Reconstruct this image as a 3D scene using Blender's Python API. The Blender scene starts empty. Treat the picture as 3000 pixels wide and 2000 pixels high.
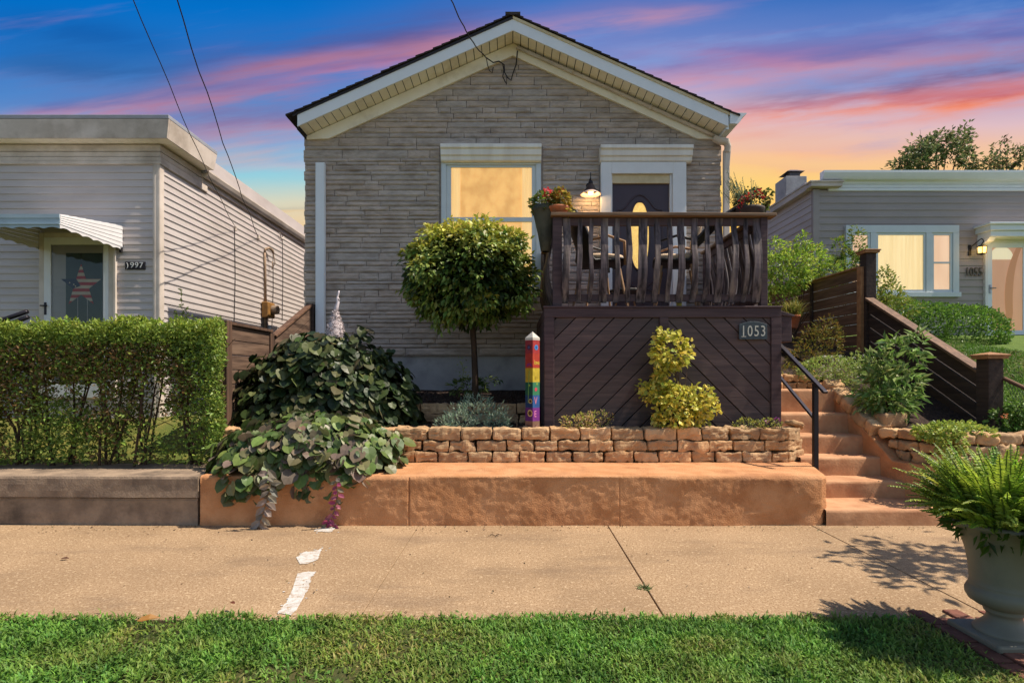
import bpy, math, random
import numpy as np
from mathutils import Vector, Matrix, noise as mnoise

# ------------------------------------------------------------------ camera, sky, sun, exposure
SC = bpy.context.scene
COL = SC.collection
R = math.radians
EYE = 1.4                      # camera height above the sidewalk
FPX = 1620.0                   # focal length in pixels of the 3000 px wide photograph
def P(px, py, Y):              # survey helper: photo pixel + real distance -> real place
    return Vector(((px - 1502.5) / FPX * Y, Y, EYE - (py - 1104.6) / FPX * Y))
def X_(px, Y): return (px - 1502.5) / FPX * Y
def Z_(py, Y): return EYE - (py - 1104.6) / FPX * Y

cam_d = bpy.data.cameras.new("camera"); cam = bpy.data.objects.new("camera", cam_d); COL.objects.link(cam)
cam.location = (0, 0, EYE); cam.rotation_euler = (R(90), 0, 0)
cam_d.sensor_width = 36; cam_d.lens = 36 * FPX / 3000
cam_d.shift_y = 104.6 / 3000; cam_d.shift_x = -2.5 / 3000
cam_d.clip_start = 0.05; cam_d.clip_end = 2000
SC.camera = cam

SUN_EL, SUN_AZ = 57.0, 4.5     # elevation; degrees in front of the facade plane, coming from the right
sdir = Vector((math.cos(R(SUN_EL)) * math.cos(R(SUN_AZ)), -math.cos(R(SUN_EL)) * math.sin(R(SUN_AZ)), math.sin(R(SUN_EL))))
sl = bpy.data.lights.new("sun", 'SUN'); sl.energy = 4.8; sl.angle = R(0.5); sl.color = (1.0, 0.90, 0.76)
so = bpy.data.objects.new("sun", sl); COL.objects.link(so); so.location = (20, -5, 30)
so.rotation_euler = sdir.to_track_quat('Z', 'Y').to_euler()

def lin(r, g=None, b=None):
    if g is None: r, g, b = r
    f = lambda c: (c / 255) / 12.92 if c <= 10.3 else ((c / 255 + 0.055) / 1.055) ** 2.4
    return (f(r), f(g), f(b), 1.0)

class E:
    """a node socket with arithmetic"""
    nt = None
    def __init__(s, sock): s.s = sock
    @staticmethod
    def m(op, *a, clamp=False):
        n = E.nt.nodes.new('ShaderNodeMath'); n.operation = op; n.use_clamp = clamp
        for i, x in enumerate(a):
            if isinstance(x, E): E.nt.links.new(x.s, n.inputs[i])
            else: n.inputs[i].default_value = x
        return E(n.outputs[0])
    def __add__(s, o): return E.m('ADD', s, o)
    def __radd__(s, o): return E.m('ADD', o, s)
    def __sub__(s, o): return E.m('SUBTRACT', s, o)
    def __rsub__(s, o): return E.m('SUBTRACT', o, s)
    def __mul__(s, o): return E.m('MULTIPLY', s, o)
    def __rmul__(s, o): return E.m('MULTIPLY', o, s)
    def __truediv__(s, o): return E.m('DIVIDE', s, o)
def e_smooth(x, a, b):
    n = E.nt.nodes.new('ShaderNodeMapRange'); n.interpolation_type = 'SMOOTHSTEP'
    E.nt.links.new(x.s, n.inputs[0]); n.inputs[1].default_value = a; n.inputs[2].default_value = b
    return E(n.outputs[0])
def e_mix(f, a, b):
    n = E.nt.nodes.new('ShaderNodeMix'); n.data_type = 'RGBA'
    for i, x in ((0, f), (6, a), (7, b)):
        if isinstance(x, E): E.nt.links.new(x.s, n.inputs[i])
        else: n.inputs[i].default_value = x
    return E(n.outputs[2])
def e_ramp(x, stops):
    n = E.nt.nodes.new('ShaderNodeValToRGB'); cr = n.color_ramp
    while len(cr.elements) < len(stops): cr.elements.new(0.5)
    for el, (p, c) in zip(cr.elements, stops): el.position = p; el.color = c
    E.nt.links.new(x.s, n.inputs[0]); return E(n.outputs[0])
def e_vec(x, y, z):
    n = E.nt.nodes.new('ShaderNodeCombineXYZ')
    for i, q in enumerate((x, y, z)):
        if isinstance(q, E): E.nt.links.new(q.s, n.inputs[i])
        else: n.inputs[i].default_value = q
    return E(n.outputs[0])
def e_noise(vec, scale, detail=4, rough=0.5):
    n = E.nt.nodes.new('ShaderNodeTexNoise'); n.inputs['Scale'].default_value = scale
    n.inputs['Detail'].default_value = detail; n.inputs['Roughness'].default_value = rough
    E.nt.links.new(vec.s, n.inputs['Vector']); return E(n.outputs['Fac'])

SKY_K = 0.11
def make_world():
    w = bpy.data.worlds.new("World"); SC.world = w; w.use_nodes = True
    nt = w.node_tree; nt.nodes.clear(); E.nt = nt
    tc = nt.nodes.new('ShaderNodeTexCoord')
    sep = nt.nodes.new('ShaderNodeSeparateXYZ'); nt.links.new(tc.outputs['Generated'], sep.inputs[0])
    dx, dy, dz = E(sep.outputs[0]), E(sep.outputs[1]), E(sep.outputs[2])
    dyc = E.m('MAXIMUM', dy, 0.12)
    u, v = dx / dyc, dz / dyc
    warp = e_noise(e_vec(u * 1.3, v * 5.0, 0.0), 1.6, 5, 0.55) - 0.5
    warp2 = e_noise(e_vec(u * 2.0, (v - u * 0.13) * 16.0, 3.0), 1.5, 5, 0.6) - 0.5
    vv = v + warp * 0.05
    wl = e_smooth(u + warp * 0.3, -0.42, 0.30)
    left = e_ramp(vv * 1.25, [(0.0, lin(240, 180, 100)), (0.33, lin(242, 206, 156)), (0.40, lin(216, 214, 190)), (0.455, lin(150, 208, 222)),
                              (0.53, lin(128, 170, 216)), (0.62, lin(84, 140, 206)), (0.73, lin(34, 116, 198)), (0.84, lin(4, 112, 200)), (1.0, lin(0, 92, 176))])
    right = e_ramp(vv * 1.25, [(0.0, lin(250, 180, 80)), (0.36, lin(255, 204, 96)), (0.43, lin(255, 212, 122)), (0.495, lin(250, 200, 150)),
                               (0.57, lin(224, 190, 196)), (0.67, lin(160, 160, 208)), (0.77, lin(104, 132, 200)), (0.88, lin(48, 110, 190)), (1.0, lin(20, 90, 170))])
    col = e_mix(wl, left, right)
    # blue hole towards the top, left of the ridge
    # streaks: (x0,y0,x1,y1 in photo px), half width px, strength, colours of its shaded top and its lit under side
    streaks = [
        (0, 200, 640, 262, 70, .60, (40, 84, 146), (104, 120, 176)),
        (0, 80, 420, 130, 60, .45, (14, 70, 146), (30, 96, 170)),
        (560, 222, 1400, 82, 74, .92, (88, 90, 152), (208, 130, 134)),
        (40, 328, 860, 262, 34, .85, (110, 108, 168), (212, 130, 138)),
        (760, 250, 1260, 160, 24, .70, (140, 100, 150), (214, 124, 142)),
        (520, 365, 1000, 335, 70, .75, (120, 106, 160), (200, 132, 146)),
        (700, 470, 950, 480, 22, .45, (170, 165, 200), (226, 170, 180)),
        (1380, 95, 2050, 10, 40, .70, (132, 122, 180), (224, 152, 158)),
        (1750, 225, 3050, 120, 60, .80, (112, 104, 168), (224, 152, 160)),
        (1950, 150, 2350, 170, 30, .45, (150, 120, 176), (216, 140, 166)),
        (2200, 330, 3100, 195, 62, .95, (92, 78, 130), (238, 138, 120)),
        (2120, 352, 3100, 262, 34, .97, (200, 104, 112), (255, 142, 88)),
        (2250, 440, 2800, 405, 22, .35, (230, 170, 170), (255, 176, 130)),
        (2180, 490, 2800, 520, 20, .40, (240, 180, 150), (255, 190, 120)),
        (560, 600, 960, 618, 10, .6, (170, 170, 160), (240, 190, 120)),
    ]
    for (x0, y0, x1, y1, hw, k, top, bot) in streaks:
        u0, u1 = (x0 - 1502.5) / FPX, (x1 - 1502.5) / FPX
        v0, v1 = (1104.6 - y0) / FPX, (1104.6 - y1) / FPX
        sl_ = (v1 - v0) / (u1 - u0); w_ = hw / FPX
        d = (v + warp * 0.055 + warp2 * 0.045) - (u * sl_ + (v0 - sl_ * u0))
        q = d * (1 / w_)
        g = E.m('POWER', 2.718, E.m('MULTIPLY', q * q, -1.0))
        ext = e_smooth(u + warp * .2, u0 - .14, u0 + .10) * (1.0 - e_smooth(u + warp * .2, u1 - .10, u1 + .14))
        f = g * ext * E.m('ADD', warp2 * 3.0, 0.82, clamp=True) * k
        cc = e_mix(e_smooth(q, -0.75, 0.45), lin(bot), lin(top))
        col = e_mix(f, col, cc)
    # thin wisps everywhere
    wis = e_smooth(e_noise(e_vec(u * 1.1, (v - u * 0.15) * 11.0, 7.0), 1.3, 6, 0.6), 0.52, 0.80)
    wcol = e_mix(e_smooth(v, 0.34, 0.6), lin(255, 180, 130), lin(168, 130, 180))
    col = e_mix(wis * 0.5, col, wcol)
    hole = e_smooth(e_noise(e_vec(u * 1.4, (v - u * 0.12) * 7.5, 21.0), 1.7, 6, 0.6), 0.50, 0.72) * e_smooth(v, 0.36, 0.47) * (1.0 - e_smooth(v, 0.60, 0.75)) * e_smooth(u, -0.1, 0.3)
    col = e_mix(hole * 0.62, col, lin(126, 158, 218))
    sky = nt.nodes.new('ShaderNodeTexSky'); sky.sky_type = 'NISHITA'; sky.sun_disc = False
    sky.sun_elevation = R(SUN_EL); sky.sun_rotation = R(90 + SUN_AZ)
    b0 = nt.nodes.new('ShaderNodeBackground'); nt.links.new(sky.outputs[0], b0.inputs[0]); b0.inputs[1].default_value = SKY_K
    b1 = nt.nodes.new('ShaderNodeBackground'); nt.links.new(col.s, b1.inputs[0]); b1.inputs[1].default_value = 0.73
    f = e_smooth(dy, 0.16, 0.30)
    mx = nt.nodes.new('ShaderNodeMixShader'); nt.links.new(f.s, mx.inputs[0])
    nt.links.new(b0.outputs[0], mx.inputs[1]); nt.links.new(b1.outputs[0], mx.inputs[2])
    out = nt.nodes.new('ShaderNodeOutputWorld'); nt.links.new(mx.outputs[0], out.inputs[0])
make_world()
SC.view_settings.view_transform = 'Standard'; SC.view_settings.look = 'None'
SC.view_settings.exposure = 0.45; SC.view_settings.gamma = 1.0
SC.cycles.max_bounces = 6; SC.cycles.diffuse_bounces = 3; SC.cycles.transparent_max_bounces = 8

# ------------------------------------------------------------------ materials
def new_mat(name):
    m = bpy.data.materials.new(name); m.use_nodes = True
    nt = m.node_tree; E.nt = nt
    return m, nt, nt.nodes['Principled BSDF']
def coords(nt, stretch=(1, 1, 1), kind='Object'):
    tc = nt.nodes.new('ShaderNodeTexCoord'); mp = nt.nodes.new('ShaderNodeMapping')
    mp.inputs['Scale'].default_value = stretch
    nt.links.new(tc.outputs[kind], mp.inputs['Vector']); return E(mp.outputs[0])
def bump(nt, bs, h, strength, dist=0.01):
    b = nt.nodes.new('ShaderNodeBump'); b.inputs['Strength'].default_value = strength; b.inputs['Distance'].default_value = dist
    nt.links.new(h.s, b.inputs['Height']); nt.links.new(b.outputs[0], bs.inputs['Normal'])
def surf(name, c1, c2, scale=6, rough=0.8, bs=40, bk=0.3, bd=0.01, stretch=(1, 1, 1), stain=None, stain_scale=1.5, stain_k=0.6, attr=False, spec=0.3):
    """two-tone noisy surface with bump; optional stains with a shape of their own; optional per-face tint"""
    m, nt, p = new_mat(name)
    v = coords(nt, stretch)
    n = e_smooth(e_noise(v, scale, 6, 0.6), 0.32, 0.68)
    col = e_mix(n, c1, c2)
    if stain is not None:
        s = e_smooth(e_noise(v, stain_scale, 7, 0.62), 0.48, 0.72)
        col = e_mix(s * stain_k, col, stain)
    if attr:
        a = nt.nodes.new('ShaderNodeAttribute'); a.attribute_name = 'Col'
        mm = nt.nodes.new('ShaderNodeMix'); mm.data_type = 'RGBA'; mm.blend_type = 'MULTIPLY'; mm.inputs[0].default_value = 1
        nt.links.new(col.s, mm.inputs[6]); nt.links.new(a.outputs['Color'], mm.inputs[7]); col = E(mm.outputs[2])
    nt.links.new(col.s, p.inputs['Base Color'])
    p.inputs['Roughness'].default_value = rough; p.inputs['Specular IOR Level'].default_value = spec
    if bk: bump(nt, p, e_noise(v, bs, 5, 0.6), bk, bd)
    return m
def g3(r, g, b): return (r, g, b, 1)
def leafmat(name, transl=0.35, rough=0.45, spec=0.35):
    m, nt, p = new_mat(name)
    a = nt.nodes.new('ShaderNodeAttribute'); a.attribute_name = 'Col'
    v = coords(nt); n = e_noise(v, 30, 2)
    hs = nt.nodes.new('ShaderNodeHueSaturation'); nt.links.new(a.outputs['Color'], hs.inputs['Color'])
    nt.links.new((n * 0.5 + 0.75).s, hs.inputs['Value'])
    nt.links.new(hs.outputs[0], p.inputs['Base Color'])
    p.inputs['Roughness'].default_value = rough; p.inputs['Specular IOR Level'].default_value = spec
    tr = nt.nodes.new('ShaderNodeBsdfTranslucent'); nt.links.new(hs.outputs[0], tr.inputs[0])
    mx = nt.nodes.new('ShaderNodeMixShader'); mx.inputs[0].default_value = transl
    nt.links.new(p.outputs[0], mx.inputs[1]); nt.links.new(tr.outputs[0], mx.inputs[2])
    nt.links.new(mx.outputs[0], nt.nodes['Material Output'].inputs[0]); return m
def plain(name, c, rough=0.5, metal=0.0, spec=0.4, var=0.12, scale=5):
    d = tuple(x * (1 - var) for x in c[:3]) + (1,)
    m = surf(name, c, d, scale=scale, rough=rough, bk=0.08, bs=60, spec=spec)
    m.node_tree.nodes['Principled BSDF'].inputs['Metallic'].default_value = metal; return m
def glow(name, c, k, rough=0.5, c2=None, scale=3, stretch=(1, 1, 1)):
    m, nt, p = new_mat(name)
    p.inputs['Base Color'].default_value = c; p.inputs['Roughness'].default_value = rough
    if c2 is None: p.inputs['Emission Color'].default_value = c
    else:
        n = e_smooth(e_noise(coords(nt, stretch), scale, 5, 0.6), 0.3, 0.7)
        nt.links.new(e_mix(n, c, c2).s, p.inputs['Emission Color'])
    p.inputs['Emission Strength'].default_value = k; return m
def glassy(name, tint=(1, 1, 1, 1), refl=0.15):
    m, nt, p = new_mat(name); nt.nodes.remove(p)
    t = nt.nodes.new('ShaderNodeBsdfTransparent'); t.inputs[0].default_value = tint
    g = nt.nodes.new('ShaderNodeBsdfGlossy'); g.inputs['Roughness'].default_value = 0.03
    lw = nt.nodes.new('ShaderNodeFresnel'); lw.inputs[0].default_value = 1.5
    f = E.m('ADD', E(lw.outputs[0]), refl, clamp=True)
    mx = nt.nodes.new('ShaderNodeMixShader'); nt.links.new(f.s, mx.inputs[0])
    nt.links.new(t.outputs[0], mx.inputs[1]); nt.links.new(g.outputs[0], mx.inputs[2])
    nt.links.new(mx.outputs[0], nt.nodes['Material Output'].inputs[0]); return m

# ------------------------------------------------------------------ mesh builder and object helpers
OFF = {}
class MB:
    def __init__(s): s.v = []; s.f = []; s.mi = []; s.c = []; s.cur = (1, 1, 1)
    def add(s, verts, faces, m=0, col=None):
        b = len(s.v); s.v.extend([tuple(x) for x in verts]); c = col or s.cur
        s.c.extend([c] * len(verts))
        for f in faces: s.f.append([b + i for i in f]); s.mi.append(m)
        return s
    def hexa(s, p, m=0, col=None):   # p: bottom 4 (ccw), top 4
        return s.add(p, [(3, 2, 1, 0), (4, 5, 6, 7), (0, 1, 5, 4), (1, 2, 6, 5), (2, 3, 7, 6), (3, 0, 4, 7)], m, col)
    def box(s, x0, x1, y0, y1, z0, z1, m=0, col=None):
        if x0 > x1: x0, x1 = x1, x0
        if y0 > y1: y0, y1 = y1, y0
        if z0 > z1: z0, z1 = z1, z0
        return s.hexa([(x0, y0, z0), (x1, y0, z0), (x1, y1, z0), (x0, y1, z0), (x0, y0, z1), (x1, y0, z1), (x1, y1, z1), (x0, y1, z1)], m, col)
    def beam(s, a, b, w, h, up=(0, 0, 1), m=0, col=None):
        a, b = Vector(a), Vector(b); d = (b - a).normalized(); up = Vector(up)
        side = d.cross(up)
        if side.length < 1e-5: side = d.cross(Vector((0, 1, 0)))
        side.normalize(); n = side.cross(d).normalized(); sx, nz = side * (w / 2), n * (h / 2)
        return s.hexa([a - sx - nz, a + sx - nz, b + sx - nz, b - sx - nz, a - sx + nz, a + sx + nz, b + sx + nz, b - sx + nz], m, col)
    def prism(s, poly, ext, m=0, col=None):
        n = len(poly); e = Vector(ext); a = [Vector(q) for q in poly]; b = [q + e for q in a]
        return s.add(a + b, [tuple(range(n - 1, -1, -1)), tuple(range(n, 2 * n))] + [(i, (i + 1) % n, n + (i + 1) % n, n + i) for i in range(n)], m, col)
    def tube(s, pts, r, n=8, m=0, col=None, r2=None):
        pts = [Vector(q) for q in pts]; vs = []; k = len(pts)
        ref = Vector((0.13, 0.31, 0.94))
        for i, q in enumerate(pts):
            d = (pts[min(i + 1, k - 1)] - pts[max(i - 1, 0)]).normalized()
            a = d.cross(ref)
            if a.length < 1e-3: a = d.cross(Vector((1, 0, 0)))
            a.normalize(); b = d.cross(a)
            rr = r if not isinstance(r, (list, tuple)) else r[i]
            if r2 is not None: rr = r + (r2 - r) * i / (k - 1)
            for j in range(n):
                t = 2 * math.pi * j / n; vs.append(q + a * (math.cos(t) * rr) + b * (math.sin(t) * rr))
        fs = [(i * n + j, i * n + (j + 1) % n, (i + 1) * n + (j + 1) % n, (i + 1) * n + j) for i in range(k - 1) for j in range(n)]
        fs += [tuple(range(n - 1, -1, -1)), tuple((k - 1) * n + j for j in range(n))]
        return s.add(vs, fs, m, col)
    def lathe(s, prof, c, n=32, m=0, col=None, cap=True):
        vs = [(c[0] + r * math.cos(2 * math.pi * j / n), c[1] + r * math.sin(2 * math.pi * j / n), c[2] + z) for r, z in prof for j in range(n)]
        k = len(prof)
        fs = [(i * n + j, i * n + (j + 1) % n, (i + 1) * n + (j + 1) % n, (i + 1) * n + j) for i in range(k - 1) for j in range(n)]
        if cap: fs += [tuple(range(n - 1, -1, -1)), tuple((k - 1) * n + j for j in range(n))]
        return s.add(vs, fs, m, col)
    def disc(s, c, r, nrm, n=16, m=0, col=None, rz=None):
        nrm = Vector(nrm).normalized(); a = nrm.orthogonal().normalized(); b = nrm.cross(a)
        return s.add([Vector(c) + a * (r * math.cos(2 * math.pi * j / n)) + b * (r * math.sin(2 * math.pi * j / n)) for j in range(n)], [tuple(range(n))], m, col)
    def ball(s, c, r, n=8, m=0, col=None, sz=1.0):
        pr = [(max(1e-4, r * math.sin(math.pi * i / n)), -r * sz * math.cos(math.pi * i / n)) for i in range(n + 1)]
        return s.lathe(pr, c, n + 4, m, col, cap=False)
    def text(s, txt, size, org, xd=(1, 0, 0), zd=(0, 0, 1), depth=0.004, sx=1.0, m=0, col=None, align='CENTER'):
        cu = bpy.data.curves.new("txt", 'FONT'); cu.body = txt; cu.size = size; cu.align_x = align; cu.align_y = 'CENTER'; cu.extrude = depth / 2; cu.resolution_u = 3
        ob = bpy.data.objects.new("txt", cu); COL.objects.link(ob)
        dg = bpy.context.evaluated_depsgraph_get(); me = ob.evaluated_get(dg).to_mesh()
        xd, zd = Vector(xd).normalized(), Vector(zd).normalized(); nd = xd.cross(zd); org = Vector(org)
        vs = [org + xd * (q.co.x * sx) + zd * q.co.y - nd * q.co.z * -1 for q in me.vertices]
        s.add(vs, [tuple(p.vertices) for p in me.polygons], m, col)
        ob.evaluated_get(dg).to_mesh_clear(); bpy.data.objects.remove(ob); bpy.data.curves.remove(cu); return s
    def build(s, name, mats, parent=None, smooth=False, bevel=0.0, label=None, cat=None, group=None, kind=None, base=None, autosmooth=None):
        if not isinstance(mats, (list, tuple)): mats = [mats]
        v = np.array(s.v, dtype=np.float64).reshape(-1, 3)
        if parent is not None: off = OFF[parent.name]
        elif base is not None: off = Vector(base)
        else:
            lo, hi = v.min(0), v.max(0); off = Vector(((lo[0] + hi[0]) / 2, (lo[1] + hi[1]) / 2, lo[2]))
        me = bpy.data.meshes.new(name); me.from_pydata((v - np.array(off)).tolist(), [], s.f)
        for m in mats: me.materials.append(m)
        me.polygons.foreach_set('material_index', s.mi)
        if smooth: me.polygons.foreach_set('use_smooth', [True] * len(s.f))
        a = me.color_attributes.new('Col', 'FLOAT_COLOR', 'POINT')
        c = np.ones((len(v), 4), dtype=np.float32); c[:, :3] = np.array(s.c, dtype=np.float32); a.data.foreach_set('color', c.ravel())
        me.update()
        o = bpy.data.objects.new(name, me); COL.objects.link(o)
        if parent is not None: o.parent = parent
        else: o.location = off
        OFF[o.name] = off
        if bevel:
            b = o.modifiers.new('bevel', 'BEVEL'); b.width = bevel; b.segments = 2; b.limit_method = 'ANGLE'; b.angle_limit = R(40)
        return tag(o, label, cat, group, kind)
def tag(o, label=None, cat=None, group=None, kind=None):
    if label: o['label'] = label
    if cat: o['category'] = cat
    if group: o['group'] = group
    if kind: o['kind'] = kind
    return o
def thing(name, label, cat, loc, group=None):
    o = bpy.data.objects.new(name, None); COL.objects.link(o); o.location = loc; o.empty_display_size = 0.1
    OFF[o.name] = Vector(loc); return tag(o, label, cat, group)
def struct(mb, name, m, **k): return mb.build(name, m, kind='structure', base=(0, 0, 0), **k)

# ------------------------------------------------------------------ noise + foliage in numpy
def vnoise(p, scale=1.0, seed=0):
    q = np.asarray(p, dtype=np.float64) * scale + seed * 17.31; i = np.floor(q).astype(np.int64); f = q - i; f = f * f * (3 - 2 * f)
    def h(a, b, c):
        x = (a * 73856093) ^ (b * 19349663) ^ (c * 83492791) ^ (seed * 2654435)
        x = (x ^ (x >> 13)) * 1274126177 & 0x7fffffff; x = (x ^ (x >> 16)) & 0xffff
        return x / 65535.0
    r = 0
    for a in (0, 1):
        for b in (0, 1):
            for c in (0, 1):
                w = (f[..., 0] if a else 1 - f[..., 0]) * (f[..., 1] if b else 1 - f[..., 1]) * (f[..., 2] if c else 1 - f[..., 2])
                r = r + w * h(i[..., 0] + a, i[..., 1] + b, i[..., 2] + c)
    return r
def unit(a): return a / (np.linalg.norm(a, axis=-1, keepdims=True) + 1e-9)
T_LEAF = (np.array([(0, 0, 0), (.40, .5, .10), (1, 0, -.12), (.40, -.5, .10)]), [(0, 1, 2), (0, 2, 3)])
T_OVAL = (np.array([(0, 0, 0), (.22, .36, .05), (.6, .44, .06), (1, 0, -.14), (.6, -.44, .06), (.22, -.36, .05), (.5, 0, -.03)]),
          [(0, 6, 1), (1, 6, 2), (2, 6, 3), (3, 6, 4), (4, 6, 5), (5, 6, 0)])
T_HEART = (np.array([(.05, 0, 0), (-.10, .22, .02), (.06, .46, .05), (.38, .54, .05), (.74, .36, -.02), (.96, 0, -.14), (.74, -.36, -.02), (.38, -.54, .05), (.06, -.46, .05), (-.10, -.22, .02), (.42, 0, -.03)]),
           [(0, 10, 2, 1), (2, 10, 3), (3, 10, 4), (4, 10, 5), (5, 10, 6), (6, 10, 7), (7, 10, 8), (0, 9, 8, 10)])
T_BLADE = (np.array([(0, .5, 0), (0, -.5, 0), (.55, -.38, .12), (.55, .38, .12), (1, 0, -.05)]), [(0, 1, 2, 3), (3, 2, 4)])
def leaves(mb, pos, d, n, L, W, cols, templ=T_LEAF, m=0):
    """add N leaves: base position, axis direction, face normal, length, width, colour"""
    tv, tf = templ; N = len(pos); k = len(tv)
    d = unit(d); s = unit(np.cross(n, d)); n = np.cross(d, s)
    L = np.broadcast_to(L, (N,))[:, None, None]; W = np.broadcast_to(W, (N,))[:, None, None]
    v = pos[:, None, :] + d[:, None, :] * (tv[None, :, 0:1] * L) + s[:, None, :] * (tv[None, :, 1:2] * W) + n[:, None, :] * (tv[None, :, 2:3] * L)
    b = len(mb.v); mb.v.extend(map(tuple, v.reshape(-1, 3).tolist()))
    mb.c.extend(map(tuple, np.repeat(np.clip(cols, 0.002, 1), k, axis=0).tolist()))
    base = b + k * np.arange(N)
    for f in tf:
        ff = (base[:, None] + np.array(f)[None, :]).tolist(); mb.f.extend(ff); mb.mi.extend([m] * N)
def pal(rng, n, cols, jit=0.18):
    c = np.array(cols)[rng.integers(0, len(cols), n)]
    return c * (1 + jit * rng.standard_normal((n, 1))) * (1 + 0.06 * rng.standard_normal((n, 3)))
def blob(rng, n, c, r, shell=0.7, amp=0.25, ns=2.2, zlo=-1.0, seed=1):
    """points through an uneven ellipsoid, denser near its surface; returns points and outward directions"""
    d = unit(rng.standard_normal((int(n * 2.4) + 40, 3))); d = d[d[:, 2] > zlo][:n]
    rad = (shell + (1 - shell) * rng.random((len(d), 1)) ** 0.6) * (1 + amp * (vnoise(d + 5, ns, seed)[:, None] - 0.5) * 2)
    rad *= 1 + 0.10 * (vnoise(d + 9, ns * 3, seed + 3)[:, None] - 0.5) * 2
    return np.array(c) + d * rad * np.array(r), d
def bush(mb, rng, n, c, r, L, W, cols, templ=T_LEAF, shell=0.7, amp=0.25, droop=0.3, up=0.6, zlo=-1.0, seed=1, jit=0.5, gap=0.0, gs=5.0, m=0):
    p, d = blob(rng, n, c, r, shell, amp, zlo=zlo, seed=seed)
    if gap:
        k = vnoise(p, gs, seed + 7) > gap; p, d = p[k], d[k]
    N = len(p)
    ax = d + np.array([0, 0, -droop]) + jit * rng.standard_normal((N, 3))
    nn = d * (1 - up) + np.array([0, 0, up]) + jit * 0.8 * rng.standard_normal((N, 3))
    l = L * (0.7 + 0.6 * rng.random(N))
    leaves(mb, p, ax, nn, l, W / L * l, pal(rng, N, cols), templ, m)
# ================================================================== materials of the place
M = {}
M['walk'] = None
def walk_mat():
    m, nt, p = new_mat('sidewalk_concrete')
    v = coords(nt)
    big = e_smooth(e_noise(v, 1.1, 5, 0.6), 0.3, 0.7)
    grit = e_noise(v, 85, 4, 0.75); grit2 = e_noise(v, 38, 4, 0.7)
    col = e_mix(big, lin(150, 125, 97), lin(174, 146, 114))
    col = e_mix(e_smooth(grit, 0.40, 0.54), lin(130, 102, 72), col)
    col = e_mix(e_smooth(grit2, 0.53, 0.68) * 0.5, col, lin(222, 196, 160))
    st = e_smooth(e_noise(coords(nt, (0.5, 1.3, 1)), 1.5, 8, 0.66), 0.49, 0.70)
    col = e_mix(st * 0.5, col, lin(112, 92, 74))
    nt.links.new(col.s, p.inputs['Base Color']); p.inputs['Roughness'].default_value = 0.9; p.inputs['Specular IOR Level'].default_value = 0.2
    bump(nt, p, grit * 0.5 + grit2, 0.55, 0.006); return m
M['walk'] = walk_mat()
M['joint'] = plain('joint_dirt', lin(60, 48, 38), 0.95)
M['soil'] = surf('mulch', lin(44, 33, 28), lin(78, 60, 50), scale=30, rough=0.95, bs=45, bk=1.0, bd=0.03)
M['dirt'] = surf('lawn_soil', lin(86, 80, 44), lin(58, 70, 34), scale=9, rough=0.95, bs=60, bk=0.8, bd=0.02)
M['terra'] = surf('terracotta_render', lin(204, 150, 106), lin(186, 130, 86), scale=4, rough=0.9, bs=75, bk=0.8, bd=0.012, stain=lin(150, 98, 64), stain_scale=3.2, stain_k=0.6)
M['steps'] = surf('step_render', lin(196, 150, 112), lin(176, 128, 92), scale=5, rough=0.88, bs=40, bk=0.35, bd=0.01, stain=lin(150, 96, 68), stain_scale=3, stain_k=0.4)
M['greywall'] = surf('old_concrete', lin(158, 136, 114), lin(126, 108, 92), scale=5, rough=0.92, bs=50, bk=0.6, bd=0.01, stain=lin(58, 52, 46), stain_scale=2.6, stain_k=0.7)
M['stone'] = surf('tan_wall_stone', lin(204, 166, 122), lin(176, 138, 100), scale=7, rough=0.9, bs=45, bk=0.6, bd=0.012, stain=lin(120, 92, 72), stain_scale=5, stain_k=0.5, attr=True)
M['leaf'] = leafmat('leaf', 0.38)
M['glossleaf'] = leafmat('glossy_leaf', 0.22, 0.42, 0.3)
M['grass'] = leafmat('grass_blade', 0.35, 0.55, 0.25)
M['bark'] = surf('bark', lin(78, 60, 46), lin(52, 40, 32), scale=14, rough=0.9, bs=50, bk=0.8, bd=0.01, stretch=(1, 1, .25))
M['twig'] = surf('twig', lin(96, 74, 56), lin(62, 48, 38), scale=20, rough=0.9, bk=0.3)
M['brick'] = surf('paving_brick', lin(124, 82, 68), lin(96, 64, 54), scale=12, rough=0.9, bs=60, bk=0.6, attr=True)
M['paint'] = surf('white_paint', lin(204, 200, 194), lin(184, 176, 166), scale=22, rough=0.8, bk=0.6, bs=90, stain=lin(158, 130, 98), stain_scale=26, stain_k=1.0)
M['black_metal'] = plain('black_metal', lin(48, 44, 50), 0.42, 0.6, 0.5)
M['white'] = plain('white_trim', lin(226, 224, 222), 0.45, var=0.05)
M['cream'] = surf('cream_trim', lin(222, 204, 166), lin(208, 188, 148), scale=3, rough=0.6, bk=0.05, stain=lin(160, 140, 104), stain_scale=3, stain_k=0.25)

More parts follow.
